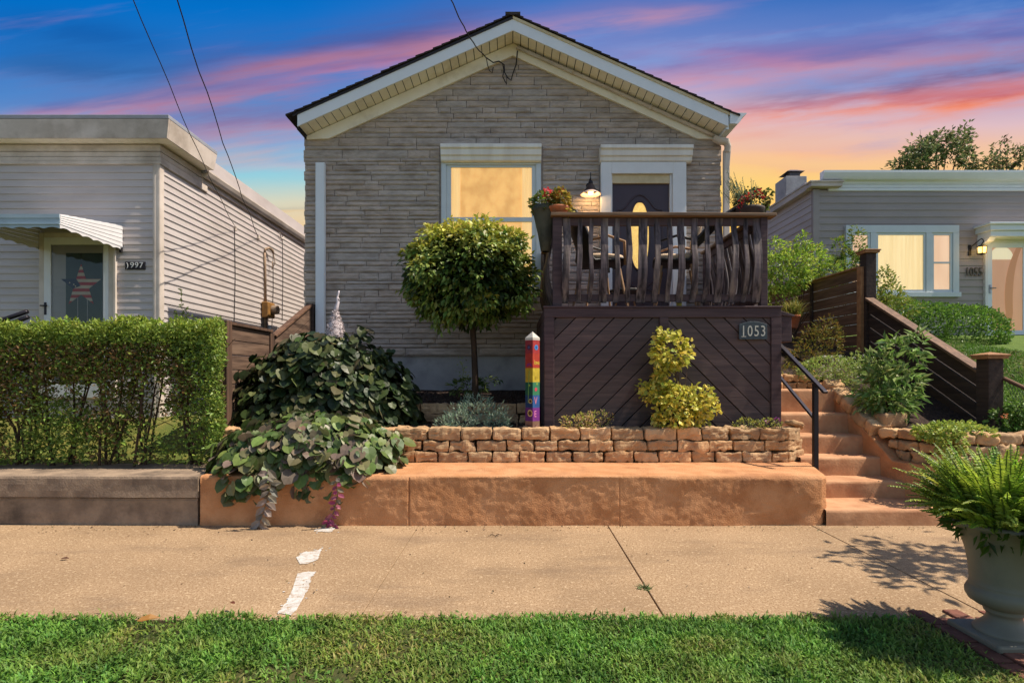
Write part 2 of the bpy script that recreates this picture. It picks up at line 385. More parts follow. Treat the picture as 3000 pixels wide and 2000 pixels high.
# ================================================================== ground, road side, sidewalk
def grid_sheet(xs, ys, zf):
    mb = MB(); nx, ny = len(xs), len(ys)
    mb.add([(x, y, zf(x, y)) for y in ys for x in xs], [(j * nx + i, j * nx + i + 1, (j + 1) * nx + i + 1, (j + 1) * nx + i) for j in range(ny - 1) for i in range(nx - 1)])
    return mb
struct(MB().add([(-500, -500, -.12), (500, -500, -.12), (500, 500, -.12), (-500, 500, -.12)], [(0, 1, 2, 3)]), 'ground', M['dirt'])
mb = MB()
def slab(x0a, x1a, x0b, x1b):     # a = front edge, b = back edge at the wall
    y0, y1 = 3.20, 5.30; n = 14
    mb.hexa([(x0a, y0, -.1), (x1a, y0, -.1), (x1b, y1, -.1), (x0b, y1, -.1), (x0a, y0, 0), (x1a, y0, 0), (x1b, y1, 0), (x0b, y1, 0)])
js = [(-7.0, -7.0), (-4.6, -4.6), (-.893, -.893), (.885, .897), (2.80, 2.826), (4.75, 4.75), (6.6, 6.6), (9.5, 9.5)]
gp_ = lambda x: .0018 if abs(x + .893) < .01 or x < -2 else .005
for (a, b), (c, d) in zip(js[:-1], js[1:]): slab(a + gp_(a), c - gp_(c), b + gp_(a), d - gp_(c))
struct(mb, 'sidewalk', M['walk'], bevel=.004)
struct(MB().box(-7, 9.5, 3.2, 5.3, -.09, -.02), 'sidewalk_joint', M['joint'])
struct(grid_sheet(np.linspace(-9, 9.5, 60), np.linspace(-4, 3.3, 40), lambda x, y: -.012 + .012 * math.sin(x * 2.1 + y)), 'verge', M['dirt'])

def ragged(poly_px, seed, amp=6):
    """outline on the sidewalk through measured points, its edge dragged out along the brush direction"""
    out = []; n = len(poly_px); cx_ = sum(p[0] for p in poly_px) / n; cy_ = sum(p[1] for p in poly_px) / n
    for i in range(n):
        a, b = poly_px[i], poly_px[(i + 1) % n]; L = math.hypot(b[0] - a[0], b[1] - a[1]); k = max(1, int(L / 2.2))
        for j in range(k):
            t = j / k; px = a[0] + (b[0] - a[0]) * t; py = a[1] + (b[1] - a[1]) * t
            w = mnoise.noise(Vector((px * .11, py * .11, seed))) * .7 + mnoise.noise(Vector((px * .35, py * .5, seed + 9))) * .6
            px += (px - cx_) / 30 * amp * w * .6 + amp * .5 * w; py += -amp * .35 * w
            Y = FPX * EYE / (py - 1104.6); out.append((X_(px, Y), Y, 0.004))
    return out
mb = MB()
for q in ([(868, 1634), (888, 1618), (932, 1612), (946, 1600), (938, 1622), (930, 1640), (900, 1652), (878, 1652)],
          [(812, 1796), (838, 1766), (856, 1728), (872, 1680), (900, 1675), (928, 1674), (912, 1694), (904, 1724), (886, 1756), (868, 1788), (852, 1802)],
          [(918, 1556), (930, 1548), (985, 1544), (972, 1558)]):
    pts = ragged(q, len(q), 7); c = Vector((0, 0, 0))
    from mathutils.geometry import tessellate_polygon
    rr_ = random.Random(len(q))
    for k in range(16):      # spatter round the stroke
        a = rr_.choice(pts); r_ = rr_.uniform(.003, .010); mb.disc((a[0] + rr_.gauss(0, .035), a[1] + rr_.gauss(0, .05), .0035), r_, (0, 0, 1), 7)
    tri = tessellate_polygon([[Vector(p) for p in pts]])
    mb.add(pts, [tuple(t) for t in tri])
struct(mb, 'paint_marking', M['paint'])

# ---- grass of the verge
rng = np.random.default_rng(5)
mb = MB(); N = 94000
p = np.stack([rng.uniform(-4.8, 3.2, N), 3.36 - 1.25 * rng.random(N), np.full(N, -.008)], 1)
edge = 3.235 + .05 * (vnoise(p, 3.0, 2) - .5) + .05 * (vnoise(p, 9.0, 3) - .5) + .02 * rng.standard_normal(N)
keep = (p[:, 1] < edge) & ~((p[:, 0] > 2.34 + .03 * rng.standard_normal(N)) & (p[:, 1] > 2.60))
bare = vnoise(p, 2.2, 8) + .4 * vnoise(p, 7, 9)
keep &= ~((bare > 0.98) & (rng.random(N) < .65))
bx = (p[:, 0] > -2.0) & (p[:, 0] < -.55) & (p[:, 1] < 2.68); keep &= ~(bx & (rng.random(N) < .7) & (vnoise(p, 5, 4) > .42))
p = p[keep]; N = len(p)
az = rng.uniform(0, 2 * math.pi, N); tilt = rng.uniform(.25, 1.4, N)
d = np.stack([np.cos(az) * np.sin(tilt), np.sin(az) * np.sin(tilt), np.cos(tilt)], 1)
n = np.stack([-np.cos(az) * np.cos(tilt), -np.sin(az) * np.cos(tilt), np.sin(tilt)], 1) + .35 * rng.standard_normal((N, 3))
yel = np.clip((vnoise(p, 1.6, 11) * .7 + vnoise(p, 6, 12) * .3 - .41) * 4.5 + .8 * np.exp(-((p[:, 0] + .75) / .28) ** 2 - ((p[:, 1] - 2.75) / .3) ** 2), 0, 1)[:, None]
col = (1 - yel) * (.62 + .76 * vnoise(p, 8.0, 33))[:, None] * pal(rng, N, [(.10, .22, .03), (.14, .28, .04), (.11, .24, .05), (.17, .31, .05)], .2) + yel * pal(rng, N, [(.26, .30, .05), (.20, .28, .05), (.32, .28, .09)], .2)
L = rng.uniform(.024, .048, N) * (.65 + .9 * vnoise(p, 5.0, 21)); W = rng.uniform(.006, .015, N)
leaves(mb, p, d, n, L, W, col, T_BLADE)
k = rng.random(N) < .05; q = p[k] + np.array([0, 0, .014]); K = len(q)      # broad clover-like leaves between the blades
leaves(mb, q, rng.standard_normal((K, 3)) * np.array([1, 1, .3]), np.array([0, 0, 1]) + .35 * rng.standard_normal((K, 3)), rng.uniform(.014, .026, K), rng.uniform(.012, .02, K), pal(rng, K, [(.10, .21, .035), (.14, .26, .045)]), T_OVAL)
mb.build('grass', M['grass'], label='mown green grass with yellow patches along the sidewalk edge', cat='grass', kind='stuff', base=(0, 2.8, 0))

# ---- brick strip under the urn
mb = MB(); rnd = random.Random(4)
for i in range(9):
    for j in range(14):
        x = 2.36 + j * .105 + rnd.uniform(-.004, .004); y = 2.50 + i * .205 + (.1 if j % 2 else 0)
        if y > 3.16: continue
        z = rnd.uniform(-.004, .006); t = rnd.uniform(.75, 1.15)
        mb.box(x, x + .096, y, y + .195, -.05, .012 + z, col=(t, t * rnd.uniform(.92, 1), t * rnd.uniform(.9, 1)))
struct(mb, 'brick_paving', M['brick'], bevel=.006)

# ================================================================== retaining walls and steps
def render_wall(path, height, seed, zb=-.06, amp=.006, step=.016, cap=.85, round_=.028, joints=(), capdir=None, zf=None):
    """a rendered wall: its face follows a path, gently uneven, rounded top edge, flat top reaching back by `cap`"""
    mb = MB(); pts = [Vector((a, b, 0)) for a, b in path]; seg = []; s = 0
    for a, b in zip(pts[:-1], pts[1:]):
        L = (b - a).length; k = max(1, int(L / step))
        ts = sorted([L * i / k for i in range(k)] + [jx - s + e for jx in joints for e in (-.007, -.0035, 0, .0035, .007) if 0 < jx - s + e < L])
        for t_ in ts: seg.append((a.lerp(b, t_ / L), (b - a).normalized(), s + t_))
        s += L
    seg.append((pts[-1], (pts[-1] - pts[-2]).normalized(), s))
    sm = []
    for i in range(len(seg)):       # smooth direction so corners round off
        w = 6; ds = Vector((0, 0, 0))
        for j in range(max(0, i - w), min(len(seg), i + w + 1)): ds += seg[j][1]
        sm.append((seg[i][0], ds.normalized(), seg[i][2]))
    nz = max(4, int(height / step)); prof = [(0, k / nz) for k in range(nz)]
    rows = None
    for (c, t, s_) in sm:
        h = zf(s_) if zf else height
        nrm = Vector((t.y, -t.x, 0)); row = []
        for k in range(nz + 1):
            z = zb + (h - round_ - zb) * k / nz
            q = c + Vector((0, 0, z)); a = amp * (mnoise.noise(q * 2.6 + Vector((seed, 0, 0))) * 1.3 + .42 * mnoise.noise(q * 8 + Vector((0, seed, 0))) + .34 * mnoise.noise(q * 23) + .16 * mnoise.noise(q * 47))
            for ji, jx in enumerate(joints): a -= (.016 if ji == 0 else .005) * math.exp(-((s_ - jx) / .0045) ** 2)
            row.append(q + nrm * a)
        for k in range(1, 6):
            t_ = k / 5 * math.pi / 2
            row.append(c + Vector((0, 0, h - round_ + round_ * math.sin(t_) + .003 * mnoise.noise(c * 7))) - nrm * (round_ * (1 - math.cos(t_))))
        cd = Vector(capdir) if capdir else -nrm
        for k in range(1, 7): row.append(c + cd * (round_ + (cap - round_) * k / 6) + Vector((0, 0, h + .004 * mnoise.noise(c * 3 + cd * k))))
        row.append(row[-1] * 1 + Vector((0, 0, -h + zb)))
        b = len(mb.v); mb.v.extend([tuple(x) for x in row]); mb.c.extend([(1, 1, 1)] * len(row)); n = len(row)
        if rows is not None:
            for k in range(n - 1): mb.f.append([rows + k, b + k, b + k + 1, rows + k + 1]); mb.mi.append(0)
        else: mb.f.append(list(range(b + n - 1, b - 1, -1))); mb.mi.append(0)
        rows = b
    mb.f.append(list(range(rows, rows + n))); mb.mi.append(0)
    return mb
mb = render_wall([(-2.95, 5.22), (2.80, 5.22), (2.92, 5.24), (2.995, 5.30), (3.03, 5.40), (3.235, 6.02)], .472, 3, joints=(1.97, 3.955), amp=.013, capdir=(-.02, 1, 0), cap=.84)
mb.build('terracotta_ledge', M['terra'], smooth=True, label='long low terracotta rendered ledge between the sidewalk and the stone bed', cat='retaining wall')

t = thing('concrete_wall', 'grey stained concrete retaining wall of two courses under the hedge', 'retaining wall', (-6, 5.4, 0))
for nm, y0, z0, z1, x1 in (('lower_course', 5.235, -.08, .262, -2.985), ('coping', 5.205, .268, .472, -2.965)):
    xs = np.linspace(-9.5, x1, 160); mb = MB(); n = 0; rows = []
    for x in xs:
        yy = y0 + (x1 - x) * .012
        prof = [(yy, z0), (yy, z0 + (z1 - z0) * .3), (yy, z0 + (z1 - z0) * .6), (yy, z1 - .03), (yy + .008, z1 - .008), (yy + .03, z1), (yy + .5, z1), (yy + .75, z1 - .002), (yy + .75, z0)]
        rows.append([(x, a + .008 * mnoise.noise(Vector((x * 2, b * 6, n))) + .004 * mnoise.noise(Vector((x * 11, b * 17, 1))), b + .006 * mnoise.noise(Vector((x * 1.7, 3, 5))) * (1 if b > z0 else 0)) for a, b in prof])
    k = len(rows[0]); mb.add([q for r_ in rows for q in r_], [(i * k + j, (i + 1) * k + j, (i + 1) * k + (j + 1) % k, i * k + (j + 1) % k) for i in range(len(rows) - 1) for j in range(k)] + [tuple(range(k)), tuple((len(rows) - 1) * k + j for j in range(k - 1, -1, -1))])
    mb.build(nm, M['greywall'], t)

# steps
Yk = [5.22, 5.72, 6.03, 6.33, 6.62, 6.92, 7.42]; Zk = [.150, .325, .525, .732, .965, 1.245]
t = thing('concrete_steps', 'terracotta painted concrete steps climbing beside the dark deck', 'steps', (3.5, 6.2, 0))
mb = MB()
for i in range(6):
    x0 = 2.96 if i == 0 else 3.14; nx = 30; rowsv = []; x1 = 4.14 if i else 4.25
    z0, z1 = (-.06 if i == 0 else Zk[i - 1] - .02), Zk[i]; y0, y1 = Yk[i], Yk[i + 1] + .02
    xs = np.linspace(x0, x1, nx)
    prof = [(y0, z0), (y0 + .002, (z0 + z1) / 2), (y0 + .002, z1 - .03), (y0 + .006, z1 - .006), (y0 + .02, z1), ((y0 + y1) / 2, z1 + .002), (y1, z1 + .003)]
    for x in xs:
        for a, b in prof:
            q = Vector((x * 5, a * 5, b * 9 + i)); w = mnoise.noise(q); w2 = mnoise.noise(q * 3.1)
            rowsv.append((x, a + (.010 * w + .006 * w2 if a < y0 + .05 else 0), b + .005 * w - (.012 * max(0, mnoise.noise(q * 4.3) - .25) if a < y0 + .03 else 0)))
    k = len(prof); mb.add(rowsv, [(a * k + b, (a + 1) * k + b, (a + 1) * k + b + 1, a * k + b + 1) for a in range(nx - 1) for b in range(k - 1)])
mb.build('treads', M['steps'], t, smooth=True)
# cheek wall on the right of the steps, its top falling with the flight, then the wall along the sidewalk
def cheek_h(s):   # path length: starts at the top of the flight
    return 1.33 - .505 * s if s < 1.2 else max(.52, .724 - (s - 1.2) * .7)
mb = render_wall([(4.035, 7.35), (4.0, 6.15), (4.02, 5.80), (4.25, 5.32), (9.0, 5.32)], .53, 9, amp=.004, cap=.22, round_=.02, step=.03, zf=cheek_h)
mb.build('cheek_wall', M['terra'], t, smooth=True)

# ---- dry stone garden walls of split blocks
def cube_shell(n=(11, 5, 6)):
    key = {}; vs = []; fs = []
    def vid(p):
        k = tuple(round(c, 5) for c in p)
        if k not in key: key[k] = len(vs); vs.append(k)
        return key[k]
    for ax in range(3):
        a, b = [i for i in range(3) if i != ax]
        for sg in (-1, 1):
            for i in range(n[a]):
                for j in range(n[b]):
                    q = []
                    for (di, dj) in ((0, 0), (1, 0), (1, 1), (0, 1)):
                        p = [0, 0, 0]; p[ax] = sg; p[a] = -1 + 2 * (i + di) / n[a]; p[b] = -1 + 2 * (j + dj) / n[b]; q.append(vid(p))
                    if (sg > 0) == (ax != 1): fs.append(q)
                    else: fs.append(q[::-1])
    return np.array(vs, float), fs
CS = cube_shell()
def stone(mb, c, half, rot=0.0, seed=0, kn=5.0, amp=.010, tilt=0.0, col=(1, 1, 1)):
    v, fs = CS; kk = (np.abs(v) ** kn).sum(1, keepdims=True) ** (1 / kn); q = v / kk
    w = q * np.array(half); sd = w + seed * 3.7
    nn = unit(q / np.array(half))
    dsp = amp * ((vnoise(sd, 11, 1) - .5) * 3.0 + (vnoise(sd, 30, 2) - .5) * 1.4 + (np.abs(vnoise(sd, 19, 3) - .5) * 2.4 - .6))[:, None]
    w = w + nn * dsp
    ct, st = math.cos(tilt), math.sin(tilt); w = np.stack([w[:, 0] * ct - w[:, 2] * st, w[:, 1], w[:, 0] * st + w[:, 2] * ct], 1)
    cr, sr = math.cos(rot), math.sin(rot); w = np.stack([w[:, 0] * cr - w[:, 1] * sr, w[:, 0] * sr + w[:, 1] * cr, w[:, 2]], 1)
    mb.add((w + np.array(c)).tolist(), fs, 0, col)
def stone_row(mb, a, b, z0, z1, depth, rnd, lmin=.25, lmax=.37, z0b=None, z1b=None, gap=.008, amp=.010, kns=(12, 26)):
    a, b = Vector(a + (0,)), Vector(b + (0,)); L = (b - a).length; t = (b - a) / L; nrm = Vector((-t.y, t.x, 0)); s = rnd.uniform(-.12, 0)
    rot = math.atan2(t.y, t.x); dz0 = 0 if z0b is None else z0b - z0; tl = math.atan2(dz0, L)
    while s < L - .03:
        l = rnd.uniform(lmin, lmax); s0 = max(s, 0); s1 = min(s + l, L)
        if L - s1 < lmin * .5: s1 = L
        c = a + t * ((s0 + s1) / 2) + nrm * (depth / 2 + rnd.uniform(-.008, .008)); f = (s0 + s1) / 2 / L
        k = rnd.uniform(.74, 1.16); warm = rnd.uniform(.94, 1.05)
        stone(mb, (c.x, c.y, (z0 + z1) / 2 + dz0 * f), ((s1 - s0) / 2 - gap / 2, depth / 2, (z1 - z0) / 2 - gap * .3), rot, rnd.random() * 40, rnd.uniform(*kns), amp * rnd.uniform(.9, 1.7), tl, (k * warm, k, k / warm))
        s = s1 + .001
rnd = random.Random(11); mb = MB()
zz = [.468, .590, .708, .842]
for k in range(3):
    stone_row(mb, (-3.20, 6.03 + .012 * k), (3.02, 6.03 + .012 * k), zz[k], zz[k + 1], .26, rnd)
    stone_row(mb, (3.02, 6.035 + .01 * k), (3.24 - .012 * k, 6.16 + .01 * k), zz[k], zz[k + 1], .20, rnd, .2, .3)
    stone_row(mb, (3.25 - .012 * k, 6.19), (3.16, 6.42), zz[k], zz[k + 1], .16, rnd, .2, .26)
mb.build('stone_wall', M['stone'], label='tan split stone garden wall of three courses on the terracotta ledge', cat='stone wall')
mb = MB()
for k, (z0, z1) in enumerate(((.80, .925), (.925, 1.055))): stone_row(mb, (-3.0, 7.2 + .015 * k), (.34, 7.2 + .015 * k), z0, z1, .22, rnd, .24, .36)
mb.build('inner_stone_wall', M['stone'], label='low stone row of two courses in shade around the round tree', cat='stone wall')
mb = MB()
for k in range(3):
    z0, z1 = (.51, .625, .735)[k], (.625, .735, .85)[k]
    stone_row(mb, (4.03 + .03 * (2 - k), 6.12 - .10 * (2 - k)), (4.30, 5.36), z0, z1, .20, rnd, .15, .26, amp=.013, kns=(6, 12))
    stone_row(mb, (4.30, 5.36), (8.6, 5.36), z0, z1, .24, rnd, .18, .34, amp=.013, kns=(6, 12))
mb.build('rough_stone_wall', M['stone'], smooth=True, label='rounded rough stone wall right of the steps behind the fern', cat='stone wall')
mb = MB(); rnd2 = random.Random(3)
stone_row(mb, (4.022, 7.18), (3.995, 6.16), 1.245, 1.385, .20, rnd2, .20, .30, z0b=.728)
mb.build('stone_edging', M['stone'], smooth=True, label='sloping stone edging along the cheek wall right of the steps', cat='edging'); mb = MB()
stone_row(mb, (3.14, 7.42), (4.12, 7.42), 1.24, 1.335, .2, rnd2, .13, .2); stone_row(mb, (3.14, 7.43), (4.12, 7.43), 1.335, 1.435, .2, rnd2, .16, .24)
mb.build('landing_wall', M['stone'], label='short two course stone wall at the top of the steps', cat='stone wall')
mb = MB(); q = P(2607, 1248, 6.25); stone(mb, (q.x, q.y, q.z + .07), (.15, .10, .09), .1, 5, 6, .008, col=(.72, .72, .74)); mb.build('garden_stone', M['stone'], smooth=True, label='single grey boulder under the tall pale leaved bush', cat='stone')
mb = MB(); q = P(2335, 1240, 6.25); stone(mb, (q.x - .03, q.y, .875), (.11, .07, .035), .3, 8, 4, .012, tilt=-.25, col=(.8, .78, .76)); mb.build('loose_stone', M['stone'], smooth=True, label='thin loose stone tilted on the end of the stone wall', cat='stone')

# ---- the ground behind the walls
def lerp_tab(t, tab):
    for (a, b), (c, d) in zip(tab[:-1], tab[1:]):
        if t <= c: return b + (d - b) * max(0, (t - a)) / (c - a)
    return tab[-1][1]
struct(grid_sheet(np.linspace(-16, -3.2, 40), np.concatenate([np.linspace(5.55, 8, 26), np.linspace(8.2, 60, 12)]), lambda x, y: lerp_tab(y, [(5.5, .44), (6.1, .46), (7.0, .80), (60, 1.2)]) + .015 * math.sin(x * 3 + y * 2)), 'left_yard', surf('yard_lawn', lin(120, 112, 52), lin(86, 98, 40), scale=5, rough=.95, bk=.8, bs=50, bd=.02))
struct(grid_sheet(np.linspace(-3.2, 3.16, 60), np.linspace(6.12, 7.3, 16), lambda x, y: .80 + .012 * mnoise.noise(Vector((x * 4, y * 4, 1)))), 'planting_bed', M['soil'])
struct(grid_sheet(np.linspace(-3.2, .5, 40), np.linspace(7.3, 8.6, 14), lambda x, y: 1.02 + (y - 7.3) * .15 + .02 * mnoise.noise(Vector((x * 4, y * 4, 2)))), 'upper_bed', M['soil'])
RT = [(5.6, .80), (6.2, .83), (8.2, 1.76), (10.5, 2.15), (11.8, 2.3), (80, 2.5)]
def rz(x, y):
    a = lerp_tab(y, RT)
    return a + .02 * mnoise.noise(Vector((x * 2, y * 2, 4)))
struct(grid_sheet(np.linspace(4.16, 5.3, 16), np.linspace(5.50, 12, 44), rz), 'side_bed', M['soil'])
struct(grid_sheet(np.linspace(3.1, 4.2, 10), np.concatenate([[7.46], np.linspace(7.47, 14, 30)]), lambda x, y: -.1 if y < 7.465 else lerp_tab(y, [(7.5, 1.41), (9, 1.9), (11, 2.2), (20, 2.4)])), 'side_yard', M['soil'])
struct(grid_sheet(np.linspace(5.28, 40, 60), np.concatenate([np.linspace(5.50, 12, 44), np.linspace(12.5, 80, 20)]), rz), 'right_lawn', surf('bright_lawn', lin(96, 118, 44), lin(78, 100, 38), scale=12, rough=.95, bk=.9, bs=60, bd=.02))
mb = MB(); N = 26000
p = np.stack([rng.uniform(5.3, 7.6, N), rng.uniform(5.75, 9.2, N), np.zeros(N)], 1); p[:, 2] = [rz(a, b) - .01 for a, b in p[:, :2]]
az = rng.uniform(0, 6.28, N); d = np.stack([np.cos(az) * .5, np.sin(az) * .5, np.ones(N)], 1)
leaves(mb, p, d, np.stack([-np.cos(az), -np.sin(az), .5 * np.ones(N)], 1), rng.uniform(.04, .09, N), rng.uniform(.006, .011, N), pal(rng, N, [(.09, .19, .02), (.12, .23, .025), (.07, .15, .02)]), T_BLADE)
mb.build('lawn_grass', M['grass'], label='bright sunlit lawn behind the chain link fence', cat='grass', kind='stuff', base=(6, 7, 1))

# tufts and bits lying on the sidewalk
mb = MB(); q = P(1886, 1722, 1); Y = FPX * EYE / (1722 - 1104.6); c = Vector((X_(1886, Y), Y, 0)); n = 40
pp = np.array(c) + np.concatenate([rng.normal(0, .022, (n, 2)), np.zeros((n, 1))], 1)
leaves(mb, pp, rng.normal(0, 1, (n, 3)) * np.array([1, 1, .4]) + np.array([0, 0, .35]), np.array([0, 0, 1.]) + .3 * rng.normal(0, 1, (n, 3)), .045, .010, pal(rng, n, [(.10, .17, .06), (.16, .2, .08)]), T_BLADE)
mb.build('weed', M['leaf'], label='small weed growing from the sidewalk joint', cat='weed')
mb = MB(); Y = FPX * EYE / (1571 - 1104.6); c = Vector((X_(1452, Y), Y, .006))
for a, l in ((.2, .06), (.9, .05), (2.7, .055), (3.4, .07), (5.2, .04)): mb.tube([c, c + Vector((math.cos(a) * l * .5, math.sin(a) * l * .5, .012)), c + Vector((math.cos(a) * l, math.sin(a) * l, .004))], .0022, 5)
mb.build('dry_twig', M['twig'], label='dry brown twig lying on the sidewalk below the ledge', cat='twig')
def fallen(px, py, L, a, col, label):
    Y = FPX * EYE / (py - 1104.6); c = np.array([[X_(px, Y), Y, .012 if Y > 3.3 else .05]]); mb = MB()
    leaves(mb, c, np.array([[math.cos(a), math.sin(a), .1]]), np.array([[.1, -.3, 1.]]), L, L * .5, np.array([col]), T_OVAL); mb.build('fallen_leaf', M['leaf'], label=label, cat='leaf', group='fallen leaves')
fallen(400, 1845, .11, .5, (.42, .20, .05), 'orange brown fallen leaf lying in the grass')
fallen(178, 1640, .06, .1, (.16, .08, .05), 'brown fallen leaf on the sidewalk by the grey wall')
fallen(688, 1792, .05, 2.6, (.20, .07, .04), 'dark red fallen leaf at the grass edge beside the white paint')

# dry crumbs swept against the walls and wood chips in the beds
mb = MB(); N = 420; pp = np.stack([rng.uniform(-4.6, 4.2, N), 5.19 - np.abs(rng.normal(0, .10, N)), np.full(N, .006)], 1); k = rng.random(N) < .35; pp[k, 1] = rng.uniform(3.28, 5.1, k.sum())
leaves(mb, pp, rng.standard_normal((N, 3)) * np.array([1, 1, .15]), np.array([0, 0, 1.]) + .4 * rng.standard_normal((N, 3)), rng.uniform(.008, .026, N), rng.uniform(.004, .014, N), pal(rng, N, [(.10, .06, .035), (.18, .12, .06), (.06, .045, .03), (.22, .17, .09)], .2), T_OVAL)
mb.build('leaf_litter', M['leaf'], label='dry leaf crumbs scattered along the sidewalk and wall base', cat='litter', kind='stuff', base=(0, 5, 0))
mb = MB(); N = 5200; pp = np.stack([rng.uniform(-3.1, 3.1, N), rng.uniform(6.2, 7.2, N), np.full(N, .818)], 1); k = rng.random(N) < .4; pp[k, 1] = rng.uniform(7.4, 8.4, k.sum()); pp[k, 2] = 1.035 + (pp[k, 1] - 7.3) * .15; pp[:, 0] = np.where(k, np.minimum(pp[:, 0], .3), pp[:, 0])
leaves(mb, pp, rng.standard_normal((N, 3)) * np.array([1, 1, .35]), np.array([0, 0, 1.]) + .6 * rng.standard_normal((N, 3)), rng.uniform(.02, .06, N), rng.uniform(.008, .02, N), pal(rng, N, [(.05, .035, .028), (.09, .06, .045), (.14, .10, .075), (.03, .022, .02)], .2), T_OVAL)
mb.build('mulch_chips', M['leaf'], label='dark wood chip mulch covering the stone edged beds', cat='mulch', kind='stuff', base=(0, 6.6, .8))
# ================================================================== materials for the houses
M['veneer'] = surf('stone_veneer', lin(194, 177, 164), lin(170, 155, 143), scale=5, rough=.9, bs=36, bk=.8, bd=.012, stretch=(1, 1, 2.6), stain=lin(124, 108, 94), stain_scale=3.0, stain_k=.5, attr=True)
M['mortar'] = surf('mortar', lin(104, 92, 86), lin(84, 75, 70), rough=.95, bk=.5)
M['found'] = surf('painted_foundation', lin(182, 178, 176), lin(164, 160, 160), scale=3, rough=.85, bs=20, bk=.4, stain=lin(100, 96, 94), stain_scale=2, stain_k=.4)
M['shingle'] = surf('asphalt_shingle', lin(52, 46, 46), lin(34, 30, 32), scale=30, rough=.95, bk=.8, bs=80)
M['soffit'] = surf('cream_soffit', lin(250, 242, 224), lin(242, 232, 212), scale=2, rough=.6, bk=.05, stain=lin(160, 138, 100), stain_scale=2.4, stain_k=.3)
M['fascia'] = plain('white_fascia', lin(232, 234, 236), .5, var=.04)
M['shutterbox'] = surf('shutter_box_white', lin(238, 232, 224), lin(226, 218, 210), scale=2, rough=.5, bk=.04, stretch=(3, 1, .4), stain=lin(170, 152, 130), stain_scale=1.2, stain_k=.22)
M['siding_l'] = surf('vinyl_siding_beige', lin(196, 186, 182), lin(186, 176, 172), scale=2, rough=.55, bk=.05, stretch=(.6, .6, 2), stain=lin(150, 134, 124), stain_scale=1.4, stain_k=.25)
M['siding_r'] = surf('vinyl_siding_grey', lin(164, 152, 148), lin(154, 144, 140), scale=2, rough=.55, bk=.05, stretch=(.6, .6, 2))
M['oldtrim'] = surf('weathered_trim', lin(216, 202, 190), lin(196, 182, 168), scale=2.5, rough=.7, bk=.1, stain=lin(124, 108, 90), stain_scale=1.6, stain_k=.45)
M['winframe'] = plain('window_frame', lin(206, 212, 214), .4, var=.05)
M['door'] = plain('plum_door', lin(62, 42, 50), .4, spec=.5)
M['gold_glass'] = glow('lit_door_glass', lin(255, 214, 120), .6, .25, lin(214, 160, 70), 60)
M['lit_blind_reflection'] = glow('lit_blind_reflection', lin(248, 202, 118), .50, .3, lin(206, 158, 76), 6.5, (1, 1, .8))  # tree reflections on the glass painted as mottling into the glow
M['lit_curtain'] = glow('lit_curtain', lin(244, 222, 170), .56, .5, lin(226, 198, 140), 3, (5, 1, .2))
M['lit_curtain2'] = glow('lit_curtain_rose', lin(240, 206, 170), .5, .5, lin(224, 184, 146), 2, (2, 1, .4))
M['pane'] = glassy('window_glass', (.96, .96, .94, 1), .05)
M['awning'] = plain('painted_awning', lin(218, 214, 214), .45, var=.06)
M['inner_door'] = plain('inner_door_green', lin(62, 78, 72), .5)
M['dark'] = plain('dark_recess', lin(30, 26, 26), .9)
M['wire'] = plain('cable', lin(40, 34, 36), .6)
M['silver'] = plain('satin_nickel', lin(150, 150, 152), .3, .9)
M['conduit'] = surf('weathered_conduit', lin(164, 140, 116), lin(126, 104, 84), scale=10, rough=.7, bk=.2)
M['meter'] = surf('ochre_meter_box', lin(160, 116, 62), lin(128, 92, 50), scale=8, rough=.6, bk=.1)

M['sheer'] = glow('lit_sheer', lin(252, 222, 160), .40, .5, lin(240, 200, 128), 3, (6, 1, .3))
def laps(mb, along0, along1, plane, z0, z1, pitch, axis='x', out=-1, proj=.014, m=0):
    """lapped boards: each leans out at its lower edge and ends in a small step"""
    pr = []; z = z0
    while z < z1 - 1e-4:
        t = min(z + pitch, z1)
        pr += [(proj, z), (proj, z + .006), (proj * .78, z + (t - z) * .42), (proj * .30, z + (t - z) * .46), (.0015, t - .001)]
        z += pitch
    vs = []
    for a in (along0, along1):
        for o, zz in pr:
            c = plane + out * o; vs.append((a, c, zz) if axis == 'x' else (c, a, zz))
    n = len(pr); mb.add(vs, [(i, n + i, n + i + 1, i + 1) for i in range(n - 1)], m)

